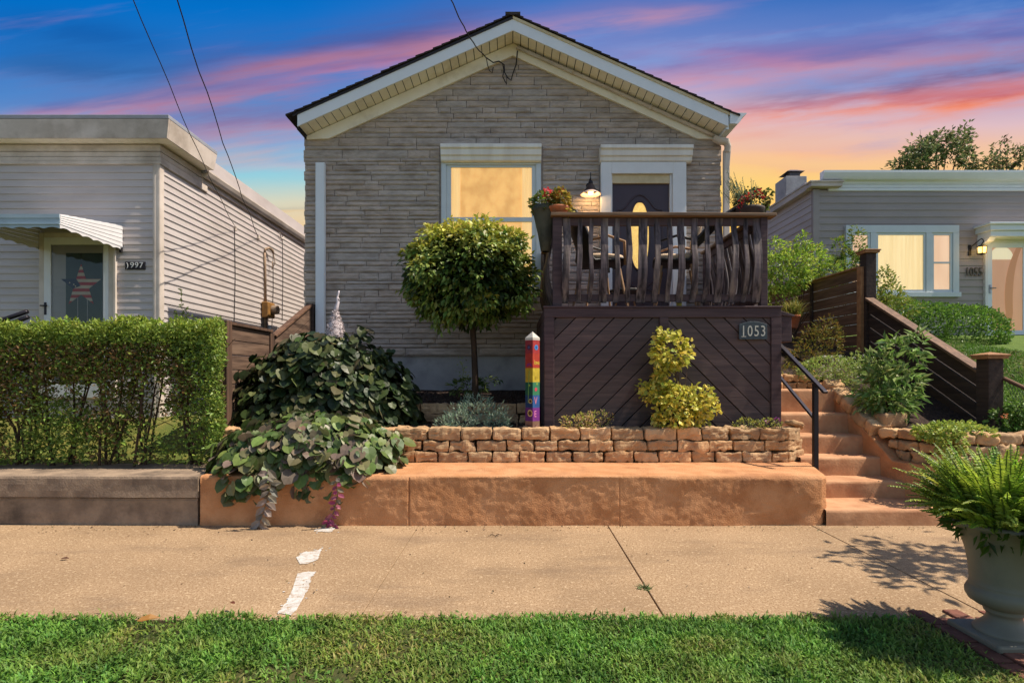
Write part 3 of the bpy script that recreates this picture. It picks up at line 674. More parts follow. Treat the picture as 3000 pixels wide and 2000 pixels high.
# ================================================================== the stone cottage 
WY = 8.50; HL, HR = -3.19, 3.19; SOF = 6.495; EAVE = 5.07; SL = (SOF - EAVE) / 3.17
house = thing('stone_cottage', 'grey stone faced gabled cottage with lit yellow window and dark porch', 'house', (0, 12, .9))
mb = MB(); ztop = 6.42
gab = [(HL, WY, 1.72), (HR, WY, 1.72), (HR, WY, EAVE), (0, WY, EAVE + SL * 3.19), (HL, WY, EAVE)]
mb.prism([(x * .996, y, z) for x, y, z in gab], (0, 10, 0), m=1)
rnd = random.Random(21)
holes = [(-1.125, .46, 2.66, 4.93), (1.33, 2.635, 2.0, 4.90)]
def block(x0, x1, z0, z1, led=False):
    if x1 - x0 < .03: return
    k = rnd.uniform(.90, 1.08); w = rnd.uniform(.97, 1.03); base = rnd.uniform(.015, .024) + (.02 if led else 0)
    g = .0038; x0 += g * (x0 > HL + .02); x1 -= g; z0 += g * .7; z1 -= g * .7
    nx = max(2, int((x1 - x0) / .045)); nz = 4 if z1 - z0 > .07 else 3; vs = []; sd = rnd.uniform(0, 50); tz = rnd.uniform(-.006, .006)
    for j in range(nz + 1):
        for i in range(nx + 1):
            x = x0 + (x1 - x0) * i / nx; z = z0 + (z1 - z0) * j / nz
            ed = i in (0, nx) or j in (0, nz)
            d = base * .62 if ed else base + tz * (j / nz - .5) + (.008 if not led else .014) * mnoise.noise(Vector((x * 7, sd, z * 16))) + (.005 if j == 1 else 0)
            zz = z + (.0035 * mnoise.noise(Vector((x * 13, sd, z * 3))) if j in (0, nz) else 0)
            vs.append((x + (.004 * mnoise.noise(Vector((sd, z * 20, 1))) if i in (0, nx) else 0), WY - d, zz))
    n = nx + 1; fs = [(j * n + i, j * n + i + 1, (j + 1) * n + i + 1, (j + 1) * n + i) for j in range(nz) for i in range(nx)]
    b = len(vs); ring = [i for i in range(n)] + [j * n + nx for j in range(1, nz + 1)] + [nz * n + i for i in range(nx - 1, -1, -1)] + [j * n for j in range(nz - 1, 0, -1)]
    vs += [(vs[i][0], WY + .004, vs[i][2]) for i in ring]
    fs += [(ring[(q + 1) % len(ring)], ring[q], b + q, b + (q + 1) % len(ring)) for q in range(len(ring))]
    mb.add(vs, fs, 0, (k * w, k, k / w))
z = 1.72; first = True
while z < 6.4:
    h = .125 if first else rnd.choice([.055, .062, .072, .08, .09, .105, .125])
    zm = z + h * .45; lim = 3.19 if zm < EAVE else 3.19 - (zm - EAVE) / SL
    ivs = [(-lim, lim)]
    for (a, b, c, d) in holes:
        if c - .03 < z + h / 2 < d + .01:
            ivs = [q for (u, w) in ivs for q in ((u, min(w, a)), (max(u, b), w)) if q[1] - q[0] > .04]
    for (a, b) in ivs:
        s = a
        while s < b - .01:
            l = rnd.choice([.2, .34, .48, .56, .66, .8, 1.0]) * rnd.uniform(.85, 1.15)
            e = min(s + l, b)
            if b - e < .12: e = b
            ov = rnd.uniform(-.004, .022)
            block(s - (ov if abs(s + 3.19) < .001 else 0), e + (ov if abs(e - 3.19) < .001 else 0), z, z + h, first); s = e
    z += h; first = False
# flat stone jambs beside the window
for x0, x1 in ((-1.124, -1.097), (.433, .459)): mb.box(x0, x1, WY - .012, WY + .01, 2.64, 4.95, m=0, col=(.72, .72, .72))
mb.build('wall', [M['veneer'], M['mortar']], house)
mb = MB().box(HL + .015, HR - .015, WY + .012, WY + .06, .7, 1.725); mb.box(HL + .01, HR, WY + .06, 18.4, .7, 1.73); mb.build('foundation', M['found'], house)

# roof with shingle courses, gutter line, rake boards, soffit, frieze
OY = 8.13
mb = MB()
for sgn in (-1, 1):
    nrow = 26; Ltot = 3.30
    for k in range(nrow):     # each course a thin lapped strip with an uneven front edge
        a0 = Ltot * k / nrow; a1 = Ltot * (k + 1) / nrow + .03
        zt = lambda a: 6.735 - a * SL; lift0 = .012; 
        xa, xb = sgn * max(0, a0 - .0), sgn * a1; yy = OY - .025 - rnd.uniform(0, .016)
        p = [(xa, yy, zt(a0) - .022), (xb, yy, zt(a1) - .012), (xb, 18.5, zt(a1) - .012), (xa, 18.5, zt(a0) - .022), (xa, yy, zt(a0) - .006), (xb, yy, zt(a1) + .012), (xb, 18.5, zt(a1) + .012), (xa, 18.5, zt(a0) - .006)]
        if sgn < 0: p = [p[1], p[0], p[3], p[2], p[5], p[4], p[7], p[6]]
        mb.hexa(p)
mb.box(-.11, .11, OY - .04, 18.5, 6.70, 6.742)
roof = mb.build('roof', M['shingle'], house)
for sgn in (-1, 1):
    m1 = MB(); x1 = sgn * 3.168
    pl = [(0, OY, 6.495), (x1, OY, 5.085), (x1, OY, 5.268), (0, OY, 6.685)]
    m1.prism(pl if sgn > 0 else pl[::-1], (0, .022, 0)); fa = m1.build('fascia', M['fascia'], roof)
    m1 = MB(); pl = [(0, OY - .014, 6.662), (sgn * 3.235, OY - .014, 5.225), (sgn * 3.235, OY - .014, 5.262), (0, OY - .014, 6.70)]
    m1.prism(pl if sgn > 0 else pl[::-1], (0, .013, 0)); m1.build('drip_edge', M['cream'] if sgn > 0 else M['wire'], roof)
    # soffit of ribbed vinyl panels
    m1 = MB(); n = 27; 
    for k in range(n):
        a, b = sgn * (3.15 * k / n + .005), sgn * (3.15 * (k + 1) / n - .005)
        za, zb_ = SOF - abs(a) * SL + .012, SOF - abs(b) * SL + .012
        q = [(a, OY + .02, za), (b, OY + .02, zb_), (b, WY, zb_), (a, WY, za), (a, OY + .02, za + .01), (b, OY + .02, zb_ + .01), (b, WY, zb_ + .01), (a, WY, za + .01)]
        m1.hexa(q if sgn > 0 else [q[i] for i in (1, 0, 3, 2, 5, 4, 7, 6)])
    q = [(0, OY + .02, SOF + .034), (sgn * 3.16, OY + .02, SOF + .034 - 3.16 * SL), (sgn * 3.16, WY, SOF + .034 - 3.16 * SL), (0, WY, SOF + .034)]
    m1.add(q, [(0, 1, 2, 3)], 1)
    m1.build('soffit', [M['soffit'], M['dark']], roof, bevel=.002)
    # frieze board under the soffit, its low end cut level
    m1 = MB(); zf = lambda a: SOF - a * SL
    pl = [(0, WY - .055, zf(0)), (0, WY - .055, zf(0) - .185), (sgn * 2.82, WY - .055, zf(2.82) - .185), (sgn * 3.15, WY - .055, zf(3.15) - .045), (sgn * 3.15, WY - .055, zf(3.15))]
    if sgn > 0: pl = pl[::-1]
    m1.prism(pl[::-1], (0, .05, 0)); m1.build('frieze', M['soffit'], roof)
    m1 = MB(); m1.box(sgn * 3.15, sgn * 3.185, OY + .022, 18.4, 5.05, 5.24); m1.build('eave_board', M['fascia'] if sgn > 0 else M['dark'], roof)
# pipe run under the right rake, elbow, downspout
m1 = MB(); zf = lambda a: SOF - a * SL - .05
m1.tube([(.06, WY - .085, zf(.06) + .0), (1.5, WY - .09, zf(1.5)), (2.96, WY - .09, zf(2.96)), (3.06, WY - .09, zf(3.06))], .026, 10)
for a in (.9, 2.1): m1.tube([(a - .02, WY - .09, zf(a) + .01), (a + .02, WY - .09, zf(a) - .01)], .032, 10)
m1.build('conduit_pipe', M['oldtrim'], house, smooth=True)
m1 = MB(); m1.tube([(3.05, WY - .10, 5.03), (3.14, WY - .11, 4.985), (3.24, WY - .11, 4.965), (3.265, WY - .10, 4.90), (3.262, WY - .08, 4.82)], [.052, .06, .06, .05, .045], 12)
m1.box(3.215, 3.30, WY - .09, WY - .02, 1.75, 4.86); m1.hexa([(3.215, WY - .09, 4.55), (3.295, WY - .09, 4.55), (3.295, WY - .02, 4.55), (3.215, WY - .02, 4.55), (3.245, WY - .11, 4.9), (3.315, WY - .11, 4.9), (3.315, WY - .03, 4.9), (3.245, WY - .03, 4.9)])
m1.build('downspout', M['oldtrim'], house, bevel=.006, label='cream downspout with elbow at the right corner')
m1 = MB(); m1.box(-3.0, -2.865, WY - .10, WY - .026, 1.9, 4.66); m1.box(-2.985, -2.88, WY - .106, WY - .10, 1.9, 4.64); m1.build('downspout', M['fascia'], house, bevel=.006, label='flat white downspout on the left of the wall')
# gutter along the right eave, K profile with an end cap
m1 = MB(); gp = [(3.19, 5.28), (3.19, 5.12), (3.30, 5.115), (3.345, 5.16), (3.375, 5.22), (3.43, 5.262), (3.43, 5.278), (3.415, 5.275)]
m1.prism([(x, OY - .015, z) for x, z in gp], (0, 10.2, 0)); m1.build('gutter', M['fascia'], house)

# main window
win = MB()
x0, x1, zb, zt = -1.095, .43, 2.68, 4.68
fr = MB(); fo = WY - .05
fr.box(x0, x0 + .075, fo, WY + .01, zb, zt); fr.box(x1 - .075, x1, fo, WY + .01, zb, zt)
fr.box(x0 + .075, x1 - .075, fo, WY + .01, zt - .035, zt); fr.box(x0 + .075, x1 - .075, fo, WY + .01, zb, zb + .09)
fr.box(x0 + .075, x0 + .15, fo + .022, WY + .01, zb + .09, zt - .035); fr.box(x1 - .14, x1 - .075, fo + .022, WY + .01, zb + .09, zt - .035)
fr.box(x0 + .15, x1 - .14, fo + .022, WY + .01, zt - .07, zt - .035)
w1 = fr.build('window', M['winframe'], house, bevel=.005)
MB().box(x0 + .15, x1 - .14, fo + .008, fo + .048, 3.775, 3.845).build('meeting_rail', M['winframe'], w1, bevel=.004)
MB().box(x0 + .15, x1 - .14, WY - .002, WY + .008, zb + .09, zt - .07).build('blind', M['lit_blind_reflection'], w1)
for (ca, cb) in ((x0 + .152, x0 + .29), (x1 - .29, x1 - .142)):
    c_ = MB(); vs = []; n = 26
    for k in range(n + 1):
        x = ca + (cb - ca) * k / n; vs += [(x, WY - .009 + .004 * math.sin(k * 1.5), zb + .092), (x, WY - .009 + .004 * math.sin(k * 1.5), zt - .072)]
    c_.add(vs, [(2 * k, 2 * k + 2, 2 * k + 3, 2 * k + 1) for k in range(n)]); c_.build('curtain', M['sheer'], w1)
MB().add([(x0 + .15, WY - .016, zb + .09), (x1 - .14, WY - .016, zb + .09), (x1 - .14, WY - .016, zt - .07), (x0 + .15, WY - .016, zt - .07)], [(0, 1, 2, 3)]).build('pane', M['pane'], w1)
def shutter_box(x0, x1, zb, zt, dep, parent):
    pr = [(WY, zb), (WY - dep * .5, zb), (WY - dep * .62, zb + .02), (WY - dep * .66, zb + (zt - zb) * .3), (WY - dep * .8, zb + (zt - zb) * .36), (WY - dep * .84, zb + (zt - zb) * .68), (WY - dep, zb + (zt - zb) * .76), (WY - dep, zt - .008), (WY - dep * .9, zt), (WY, zt)]
    MB().prism([(x0, a, b) for a, b in pr][::-1], (x1 - x0, 0, 0)).build('shutter_box', M['shutterbox'], parent, bevel=.004)
shutter_box(-1.095, .432, 4.675, 4.925, .17, house)
# front door with surround
dt = MB(); DY = WY - .035
dt.box(1.335, 1.497, WY - .12, WY + .01, 2.2, 4.655); dt.box(2.425, 2.63, WY - .12, WY + .01, 2.2, 4.655); dt.box(1.497, 2.425, WY - .12, WY + .01, 4.485, 4.655)
dt.box(1.497, 1.515, WY - .085, WY + .01, 2.2, 4.485); dt.box(2.39, 2.425, WY - .085, WY + .01, 2.2, 4.485)
dts = dt.build('door_surround', M['white'], house, bevel=.006)
MB().box(1.515, 2.39, WY - .075, WY + .005, 4.352, 4.485).build('lintel', M['cream'], dts, bevel=.004)
shutter_box(1.322, 2.715, 4.66, 4.90, .2, house)
d = MB(); d.box(1.515, 2.39, DY, WY + .012, 2.25, 4.352)
cx = 1.94
# raised arch moulding and lower panels
arch = [(1.60, 3.95), (1.66, 3.955), (1.72, 3.99), (1.80, 4.10), (1.87, 4.165), (1.94, 4.185), (2.01, 4.165), (2.08, 4.10), (2.16, 3.99), (2.22, 3.955), (2.29, 3.95), (2.29, 2.95), (1.94, 2.72), (1.60, 2.95), (1.60, 3.95)]
d.tube([(x, DY - .004, z) for x, z in arch], .013, 6)
for xa in (1.60, 2.0): d.tube([(xa, DY - .004, 2.40), (xa, DY - .004, 2.78), (xa + .29, DY - .004, 2.62), (xa + .29, DY - .004, 2.40), (xa, DY - .004, 2.40)], .010, 6)
dr = d.build('door', M['door'], house)
ov = [(cx + .152 * math.copysign(abs(math.cos(t_)) ** .72, math.cos(t_)), DY - .006, 3.56 + .52 * math.sin(t_)) for t_ in [2 * math.pi * i / 40 for i in range(40)]]
MB().add(ov, [tuple(range(40))]).build('door_glass', M['gold_glass'], dr)
MB().tube(ov + ov[:1], .014, 6).build('glass_rim', M['door'], dr)
h = MB(); h.ball((2.33, DY - .045, 3.22), .028, 8); h.tube([(2.33, DY, 3.22), (2.33, DY - .04, 3.22)], .012, 8); h.build('handle', M['silver'], dr, smooth=True)

# wall lamp by the door (lit in the photograph)
lamp = thing('wall_lamp', 'lit barn style wall lamp with flared shade beside the plum door', 'lamp', (1.16, WY - .03, 4.2))
lx, lz, ly = 1.165, 4.19, WY - .22
m1 = MB(); m1.lathe([(.05, 0), (.05, .0)], (lx, ly, lz), 8) if False else None
m1.tube([(lx, WY - .02, lz + .14), (lx, WY - .10, lz + .20), (lx, ly, lz + .19), (lx, ly, lz + .10)], .010, 8); m1.disc((lx, WY - .026, lz + .14), .045, (0, -1, 0)); m1.lathe([(.022, .09), (.035, .10), (.035, .13), (.018, .155)], (lx, ly, lz), 14); m1.tube([(lx, ly, lz + .15), (lx, ly, lz + .27)], .008, 6)
m1.build('arm', M['black_metal'], lamp, smooth=True)
m1 = MB(); m1.lathe([(.036, .10), (.055, .075), (.075, .03), (.100, -.012), (.095, -.014), (.07, .024), (.05, .068), (.02, .09)], (lx, ly, lz), 28, cap=False); m1.build('shade_cap', plain('bronze_shade', lin(74, 58, 52), .4, .3), lamp, smooth=True)
m1 = MB(); m1.lathe([(.100, -.0135), (.118, -.03), (.155, -.055), (.158, -.062), (.150, -.060), (.114, -.034), (.096, -.016)], (lx, ly, lz), 28, cap=False); m1.build('shade_rim', plain('pale_shade_rim', lin(220, 186, 168), .4), lamp, smooth=True)
m1 = MB(); m1.ball((lx, ly, lz - .02), .042, 10); m1.build('bulb', glow('bulb', lin(255, 214, 130), 4), lamp, smooth=True)
pl_ = bpy.data.lights.new('lamp_light', 'POINT'); pl_.energy = 3.5; pl_.color = (1, .68, .34); pl_.shadow_soft_size = .05
plo = bpy.data.objects.new('lamp_light', pl_); COL.objects.link(plo); plo.location = Vector((lx, ly, lz - .075)) - OFF[lamp.name]; plo.parent = lamp

# ================================================================== the siding house on the left
LY, LX = 8.06, -5.15
hl = thing('siding_house', 'pale lapped siding house with scalloped door awning and flat eave', 'house', (-8.400, 10, .4))
m1 = MB(); m1.box(-12, LX - .012, LY + .012, 18, .4, 5.118); laps(m1, -12, LX - .04, LY, .60, 4.491, .105)
m1.build('front_wall', M['siding_l'], hl)
m1 = MB(); laps(m1, LY + .03, 18, LX, .60, 4.715, .105, 'y', 1); m1.build('side_wall', M['siding_l'], hl)
m1 = MB(); m1.box(-12, LX + .003, LY - .004, 18, .38, .605); m1.build('foundation', M['found'], hl)
m1 = MB(); m1.box(LX - .085, LX + .012, LY - .026, LY + .02, .6, 4.497); m1.box(LX - .02, LX + .022, LY - .02, LY + .075, .6, 4.497); m1.box(LX - .06, LX - .045, LY - .030, LY - .02, .6, 4.497); m1.build('corner_board', M['oldtrim'], hl, bevel=.004)
m1 = MB()
for z0, z1, o in ((4.491, 4.536, .035), (4.536, 4.598, .03), (4.603, 4.676, .022), (4.682, 4.777, .028)): m1.box(-12, LX + o, LY - o, LY + .02, z0, z1); m1.box(LX - .012, LX + o + .002, LY - o + .004, 9.274, z0, z1)
m1.build('frieze', M['oldtrim'], hl, bevel=.006)
rf = MB(); rf.box(-12, LX + .28, 7.823, 9.117, 5.057, 5.113); rf.hexa([(-12, 9.072, 4.760), (LX + .10, 9.072, 4.760), (LX + .10, 18, 4.760), (-12, 18, 4.760), (-12, 9.072, 5.006), (LX + .10, 9.072, 4.805), (LX + .10, 18, 4.805), (-12, 18, 5.006)])
roofl = rf.build('roof', plain('grey_membrane', lin(150, 152, 160), .7), hl, bevel=.006)
fz = MB()
fz.hexa([(-12, 7.840, 4.788), (LX + .245, 7.840, 4.788), (LX + .245, 7.862, 4.788), (-12, 7.862, 4.788), (-12, 7.823, 5.051), (LX + .28, 7.823, 5.051), (LX + .28, 7.862, 5.051), (-12, 7.862, 5.051)])
fz.build('fascia', M['oldtrim'], roofl)
fz = MB(); fz.hexa([(LX + .225, 7.865, 4.788), (LX + .245, 7.865, 4.788), (LX + .245, 9.072, 4.788), (LX + .225, 9.072, 4.788), (LX + .225, 7.865, 5.051), (LX + .28, 7.865, 5.051), (LX + .28, 9.106, 5.051), (LX + .225, 9.106, 5.051)])
fz.build('return_fascia', M['oldtrim'], roofl)
sf = MB()
n = 40
for k in range(n):
    a, b = -12 + (LX + 12.0) * k / n, -12 + (LX + 12.0) * (k + 1) / n
    sf.hexa([(a + .004, 7.862, 4.791), (b - .004, 7.862, 4.791), (b - .004, LY, 4.791), (a + .004, LY, 4.791), (a + .004, 7.862, 4.805), (b - .004, 7.862, 4.805), (b - .004, LY, 4.805), (a + .004, LY, 4.805)])
for k in range(6):
    a, b = 7.862 + 1.21 * k / 6, 7.862 + 1.21 * (k + 1) / 6
    sf.box(LX, LX + .225, a + .004, b - .004, 4.791, 4.805)
sf.box(-12, LX + .22, 7.874, 9.072, 4.805, 4.816); sf.build('soffit', M['soffit'], roofl)
gt = MB(); gt.prism([(x, 9.117, z) for x, z in ((LX + .015, 4.805), (LX + .015, 4.693), (LX + .09, 4.687), (LX + .115, 4.726), (LX + .14, 4.782), (LX + .14, 4.805))], (0, 9.8, 0)); gt.box(LX + .002, LX + .035, 9.117, 18, 4.603, 4.687)
gt.build('gutter', M['oldtrim'], hl)
# storm door with an inner door behind the glass
dx0, dx1 = X_(122, LY), X_(345, LY); dzt = Z_(684, LY); dzb = 1.10
m1 = MB(); m1.box(dx0, dx0 + .075, LY - .05, LY + .02, dzb, dzt); m1.box(dx1 - .10, dx1, LY - .05, LY + .02, dzb, dzt); m1.box(dx0 + .075, dx1 - .10, LY - .05, LY + .02, dzt - .07, dzt); m1.box(dx1 - .03, dx1 + .01, LY - .062, LY - .05, dzb, dzt)
dfr = m1.build('door_frame', M['oldtrim'], hl, bevel=.006)
a0, a1 = dx0 + .075, dx1 - .10; s0, s1 = X_(157, LY), X_(310, LY) 
m1 = MB(); m1.box(a0, s0, LY - .052, LY - .012, dzb, dzt - .07); m1.box(s1, a1, LY - .052, LY - .012, dzb, dzt - .07); m1.box(s0, s1, LY - .052, LY - .012, Z_(719, LY), dzt - .07); m1.box(s0, s1, LY - .052, LY - .012, dzb, dzb + .2)
sd_ = m1.build('storm_door', M['white'], hl, bevel=.004)
MB().add([(s0, LY - .042, dzb + .2), (s1, LY - .042, dzb + .2), (s1, LY - .042, Z_(719, LY)), (s0, LY - .042, Z_(719, LY))], [(0, 1, 2, 3)]).build('pane', glassy('storm_glass', (.92, .94, .92, 1), .0), sd_)
m1 = MB(); q = P(142, 905, LY); m1.box(q.x - .016, q.x + .016, LY - .06, LY - .045, q.z - .09, q.z + .09); m1.tube([(q.x - .05, LY - .085, q.z + .04), (q.x + .05, LY - .085, q.z + .04)], .010, 8); m1.tube([(q.x, LY - .085, q.z + .04), (q.x, LY - .05, q.z + .04)], .012, 8); m1.build('handle', M['black_metal'], sd_, bevel=.003)
m1 = MB(); m1.box(a0, a1, LY - .0155, LY + .03, dzb, dzt - .07, m=0); i0, i1 = X_(196, LY), X_(303, LY)
m1.box(i0, i1, LY - .019, LY - .0157, dzb + .3, Z_(742, LY), m=1)
for x in (i0 + .17, i0 + .31): m1.box(x, x + .01, LY - .022, LY - .0192, dzb + .3, Z_(742, LY) - .55, m=0)
m1.build('inner_door', [M['siding_l'], M['inner_door']], hl)
# awning
aw = MB(); ax0, ax1 = X_(120, LY) - .0, X_(360, LY); fy = LY - 1.12; zf0, zf1 = Z_(627.6, fy), Z_(662, fy) ; zw0, zw1 = Z_(662, LY), Z_(731, LY)
def scal(t, k): return -.022 * abs(math.sin(t * k * math.pi))
ft = MB(); n = 64
awt = M['awning']
# top: stepped slats falling to the front
for k in range(8):
    a, b = k / 8, (k + 1) / 8
    ya, yb = LY + (fy - LY) * a, LY + (fy - LY) * b; za, zb_ = zw0 + (zf0 - zw0) * a, zw0 + (zf0 - zw0) * b
    aw.hexa([(ax0, yb, zb_ - .012), (ax1, yb, zb_ - .012), (ax1, ya, za - .012), (ax0, ya, za - .012), (ax0, yb, zb_), (ax1, yb, zb_), (ax1, ya, za + .006), (ax0, ya, za + .006)])
awning = aw.build('awning', awt, hl)
ft.box(ax0, ax1, fy - .012, fy, zf0 - .05, zf0); ft.box(ax0, ax1, fy - .004, fy, zf1 + .028, zf0 - .05); ft.box(ax0, ax1, fy - .016, fy, zf1 + .018, zf1 + .03)
vs = []
for i in range(n + 1):
    t = i / n; x = ax0 + (ax1 - ax0) * t; vs += [(x, fy - .003, zf1 + .02), (x, fy - .003, zf1 - .022 - scal(t, 6) - .012)]
ft.add(vs, [(2 * i, 2 * i + 1, 2 * i + 3, 2 * i + 2) for i in range(n)]); ft.build('valance', plain('blue_grey_valance', lin(168, 184, 192), .45), awning)
for sx in (ax1, ax0):
    sp = MB()
    def zl(t, k): return (zf0 + (zw0 - zf0) * t) * (1 - k) + (zf1 + .02 + (zw1 + .03 - zf1 - .02) * t) * k
    for r_ in range(5):        # ribbed side boards
        k0, k1 = r_ / 5, (r_ + 1) / 5
        sp.hexa([(sx - .006, fy, zl(0, k1) + .004), (sx + .006, fy, zl(0, k1) + .004), (sx + .006, LY - .01, zl(1, k1) + .004), (sx - .006, LY - .01, zl(1, k1) + .004), (sx - .006, fy, zl(0, k0)), (sx + .002, fy, zl(0, k0)), (sx + .002, LY - .01, zl(1, k0)), (sx - .006, LY - .01, zl(1, k0))])
    vs = []
    for i in range(n + 1):
        t = i / n; zz_ = zl(t, 1); y = fy + (LY - .01 - fy) * t; vs += [(sx, y, zz_ + .006), (sx, y, zz_ - .05 - scal(t, 6))]
    sp.add(vs, [(2 * i, 2 * i + 1, 2 * i + 3, 2 * i + 2) for i in range(n)]); sp.build('side_panel', awt, awning)
br = MB(); br.box(ax1 - .02, ax1 + .01, LY - .05, LY - .015, zw1 - .05, zw1 + .02); br.build('bracket', M['dark'], awning)
# star decoration hanging inside the storm door
st = MB(); sc = P(240, 838, LY - .012); R1, R2 = .32, .125
def starpt(i): 
    r_ = R1 if i % 2 == 0 else R2; a = math.pi / 2 + i * math.pi / 5; return Vector((sc.x + r_ * math.cos(a) * .97, LY - .027, sc.z + r_ * math.sin(a) * 1.02))
sp_ = [starpt(i) for i in range(10)]
def clipz(poly, z, keep_above):
    out = []
    for a, b in zip(poly, poly[1:] + poly[:1]):
        ia, ib = (a.z >= z) == keep_above, (b.z >= z) == keep_above
        if ia: out.append(a)
        if ia != ib: t = (z - a.z) / (b.z - a.z); out.append(a.lerp(b, t))
    return out
ctr = Vector((sc.x, LY - .034, sc.z)); zlo, zhi = min(p.z for p in sp_), max(p.z for p in sp_)
ns = 13
for i in range(10):
    tri = [ctr, sp_[i], sp_[(i + 1) % 10]]
    for k in range(ns):
        q = clipz(clipz(tri, zlo + (zhi - zlo) * k / ns, True), zlo + (zhi - zlo) * (k + 1) / ns, False)
        if len(q) < 3: continue
        cxq = sum(p.x for p in q) / len(q); czq = sum(p.z for p in q) / len(q)
        blue = cxq < sc.x - .045 and czq > sc.z - .02
        st.add([p for p in q], [tuple(range(len(q)))], 2 if blue else (0 if k % 2 == 0 else 1))
st.add([p + Vector((0, .004, 0)) for p in sp_], [(9, 8, 7, 6, 5, 4, 3, 2, 1, 0)], 2)
for sx_, sz_ in ((-.10, .02), (-.16, .045), (-.075, -.005)): st.disc((sc.x + sx_, LY - .0355, sc.z + sz_), .012, (0, -1, 0), 5, 1)
stt = thing('flag_star', 'red white and blue striped star hanging inside the storm door', 'decoration', (sc.x, LY - .027, sc.z))
st.build('star', [plain('faded_red', lin(196, 44, 40), .7), plain('faded_white', lin(226, 206, 180), .7), plain('faded_blue', lin(40, 52, 84), .7)], stt)
MB().tube([sp_[0], sp_[0] + Vector((0, 0, .15))], .003, 5).build('string', M['wire'], stt)
# number plaque 
pq = thing('house_number', 'black number plaque reading 997 in white on pale siding', 'house number', P(394, 778, LY - .03))
a, b = P(366, 789, LY - .03), P(424, 766.5, LY - .03)
MB().box(a.x, b.x, LY - .03, LY - .008, a.z, b.z).build('plaque', M['black_metal'], pq, bevel=.003)
for ch, fx_, sz_ in ((")", .13, .10), ("9", .36, .115), ("9", .59, .115), ("7", .82, .115)):
    m1 = MB(); m1.text(ch, sz_, (a.x + (b.x - a.x) * fx_, LY - .032, (a.z + b.z) / 2 + .003), sx=1.05); m1.build('digit', M['white'], pq)
# electric service: weatherhead, conduit and meter on the side wall, thin wires running down
def SW(px, py, o=.02): Y = (LX + o) * FPX / (px - 1502.5); return Vector((LX + o, Y, Z_(py, Y)))
em = thing('electric_meter', 'ochre electric meter and conduit mast on the pale side wall', 'electric meter', SW(777, 1000))
m1 = MB(); m1.tube([SW(777, 1000, .04), SW(777, 890, .04)], .03, 8); m1.tube([SW(778, 885, .04), SW(777, 800, .04), SW(776, 740, .04)], .024, 8); top = SW(776, 740, .04)
m1.tube([top, top + Vector((.0, .03, .08)), top + Vector((.04, .10, .12)), top + Vector((.07, .20, .09)), top + Vector((.08, .23, .03))], [.024, .027, .030, .028, .02], 8); m1.tube([top + Vector((.08, .23, .02)), top + Vector((.09, .28, -.16)), top + Vector((.05, .22, -.30)), top + Vector((.03, .30, -.12))], .009, 5); m1.build('conduit', M['conduit'], em, smooth=True)
m1 = MB(); a = SW(782, 910, .06); m1.box(LX + .02, LX + .16, a.y - .17, a.y + .17, a.z - .15, a.z + .17); bx_ = m1.build('meter_box', M['meter'], em, bevel=.02)
m1 = MB(); m1.tube([(LX + .16, a.y + .03, a.z + .02), (LX + .28, a.y + .03, a.z + .02)], .095, 18); m1.build('meter_glass', plain('meter_face', lin(150, 130, 110), .2), em, bevel=.01)
m1 = MB(); b = SW(790, 960, .02); m1.box(LX + .01, LX + .09, b.y - .1, b.y + .22, b.z - .18, b.z + .05); m1.build('junction_box', M['white'], em, bevel=.01)
for i, (p0, p1) in enumerate((((687, 668), (686, 955)), ((800, 730), (797, 960)), ((827, 690), (827, 940)))):
    m1 = MB(); a, b = SW(*p0), SW(*p1); m1.tube([a, (a + b) / 2 + Vector((.006, .02, 0)), b], .007, 5); m1.build('service_wire', M['wire'], em)
for q_, r_ in (([SW(758, 690, .03), SW(757, 700, .03)], .03), ([SW(690, 664, .03), SW(690, 676, .03)], .026), ([SW(820, 682, .05), SW(824, 700, .03), SW(832, 694, .04)], .012)):
    m1 = MB(); m1.tube(q_, r_, 6); m1.build('insulator', M['oldtrim'], em)

# overhead cables: from the walls up over the sidewalk towards the street poles
def cable(name_label, a, q, r=.009, twist=0.02, seed=1, end=None):
    a, q = Vector(a), Vector(q); d = (q - a); pts = []; rn = random.Random(seed)
    for i in range(61):
        t = i / 60 * 3.4; p = a + d * t; p.z -= .10 * math.sin(min(t, 1) * math.pi) 
        p.x += twist * math.sin(t * 23 + seed) * .5 + rn.uniform(-.3, .3) * twist; pts.append(p)
    return MB().tube(pts, r, 6).build('overhead_cable', M['wire'], label=name_label, cat='cable', group='overhead cables', smooth=True)
cable('thin overhead cable furthest left, ending at the pale side wall', SW(690, 668, .03), P(391, 0, 5.0), .005, .012, 2)
cable('twisted overhead cable ending by the conduit mast of the siding house', SW(757, 694, .03), P(517, 0, 5.0), .0065, .02, 3)
g0 = P(1425, 170, 8.28)
cable('overhead cable reaching down over the white rake to the gable peak', g0, P(1322, 0, 7.2), .009, .012, 5)
m1 = MB()
W_ = lambda px, py, Y=WY - .06: P(px, py, Y)
m1.tube([g0, W_(1445, 184, 8.36), W_(1462, 180), W_(1477, 190), W_(1478, 212), W_(1487, 228), W_(1497, 236), W_(1503, 215), W_(1512, 190), W_(1516, 150)], .009, 6)
m1.tube([g0, W_(1428, 190, 8.38), W_(1434, 208), W_(1442, 214), W_(1445, 197)], .007, 6)
m1.tube([W_(1472, 186), W_(1476, 205), W_(1473, 225), W_(1480, 240), W_(1484, 246)], .008, 6)
m1.build('service_drop', M['wire'], label='loose loops of black wire below the gable peak', cat='cable', smooth=True)

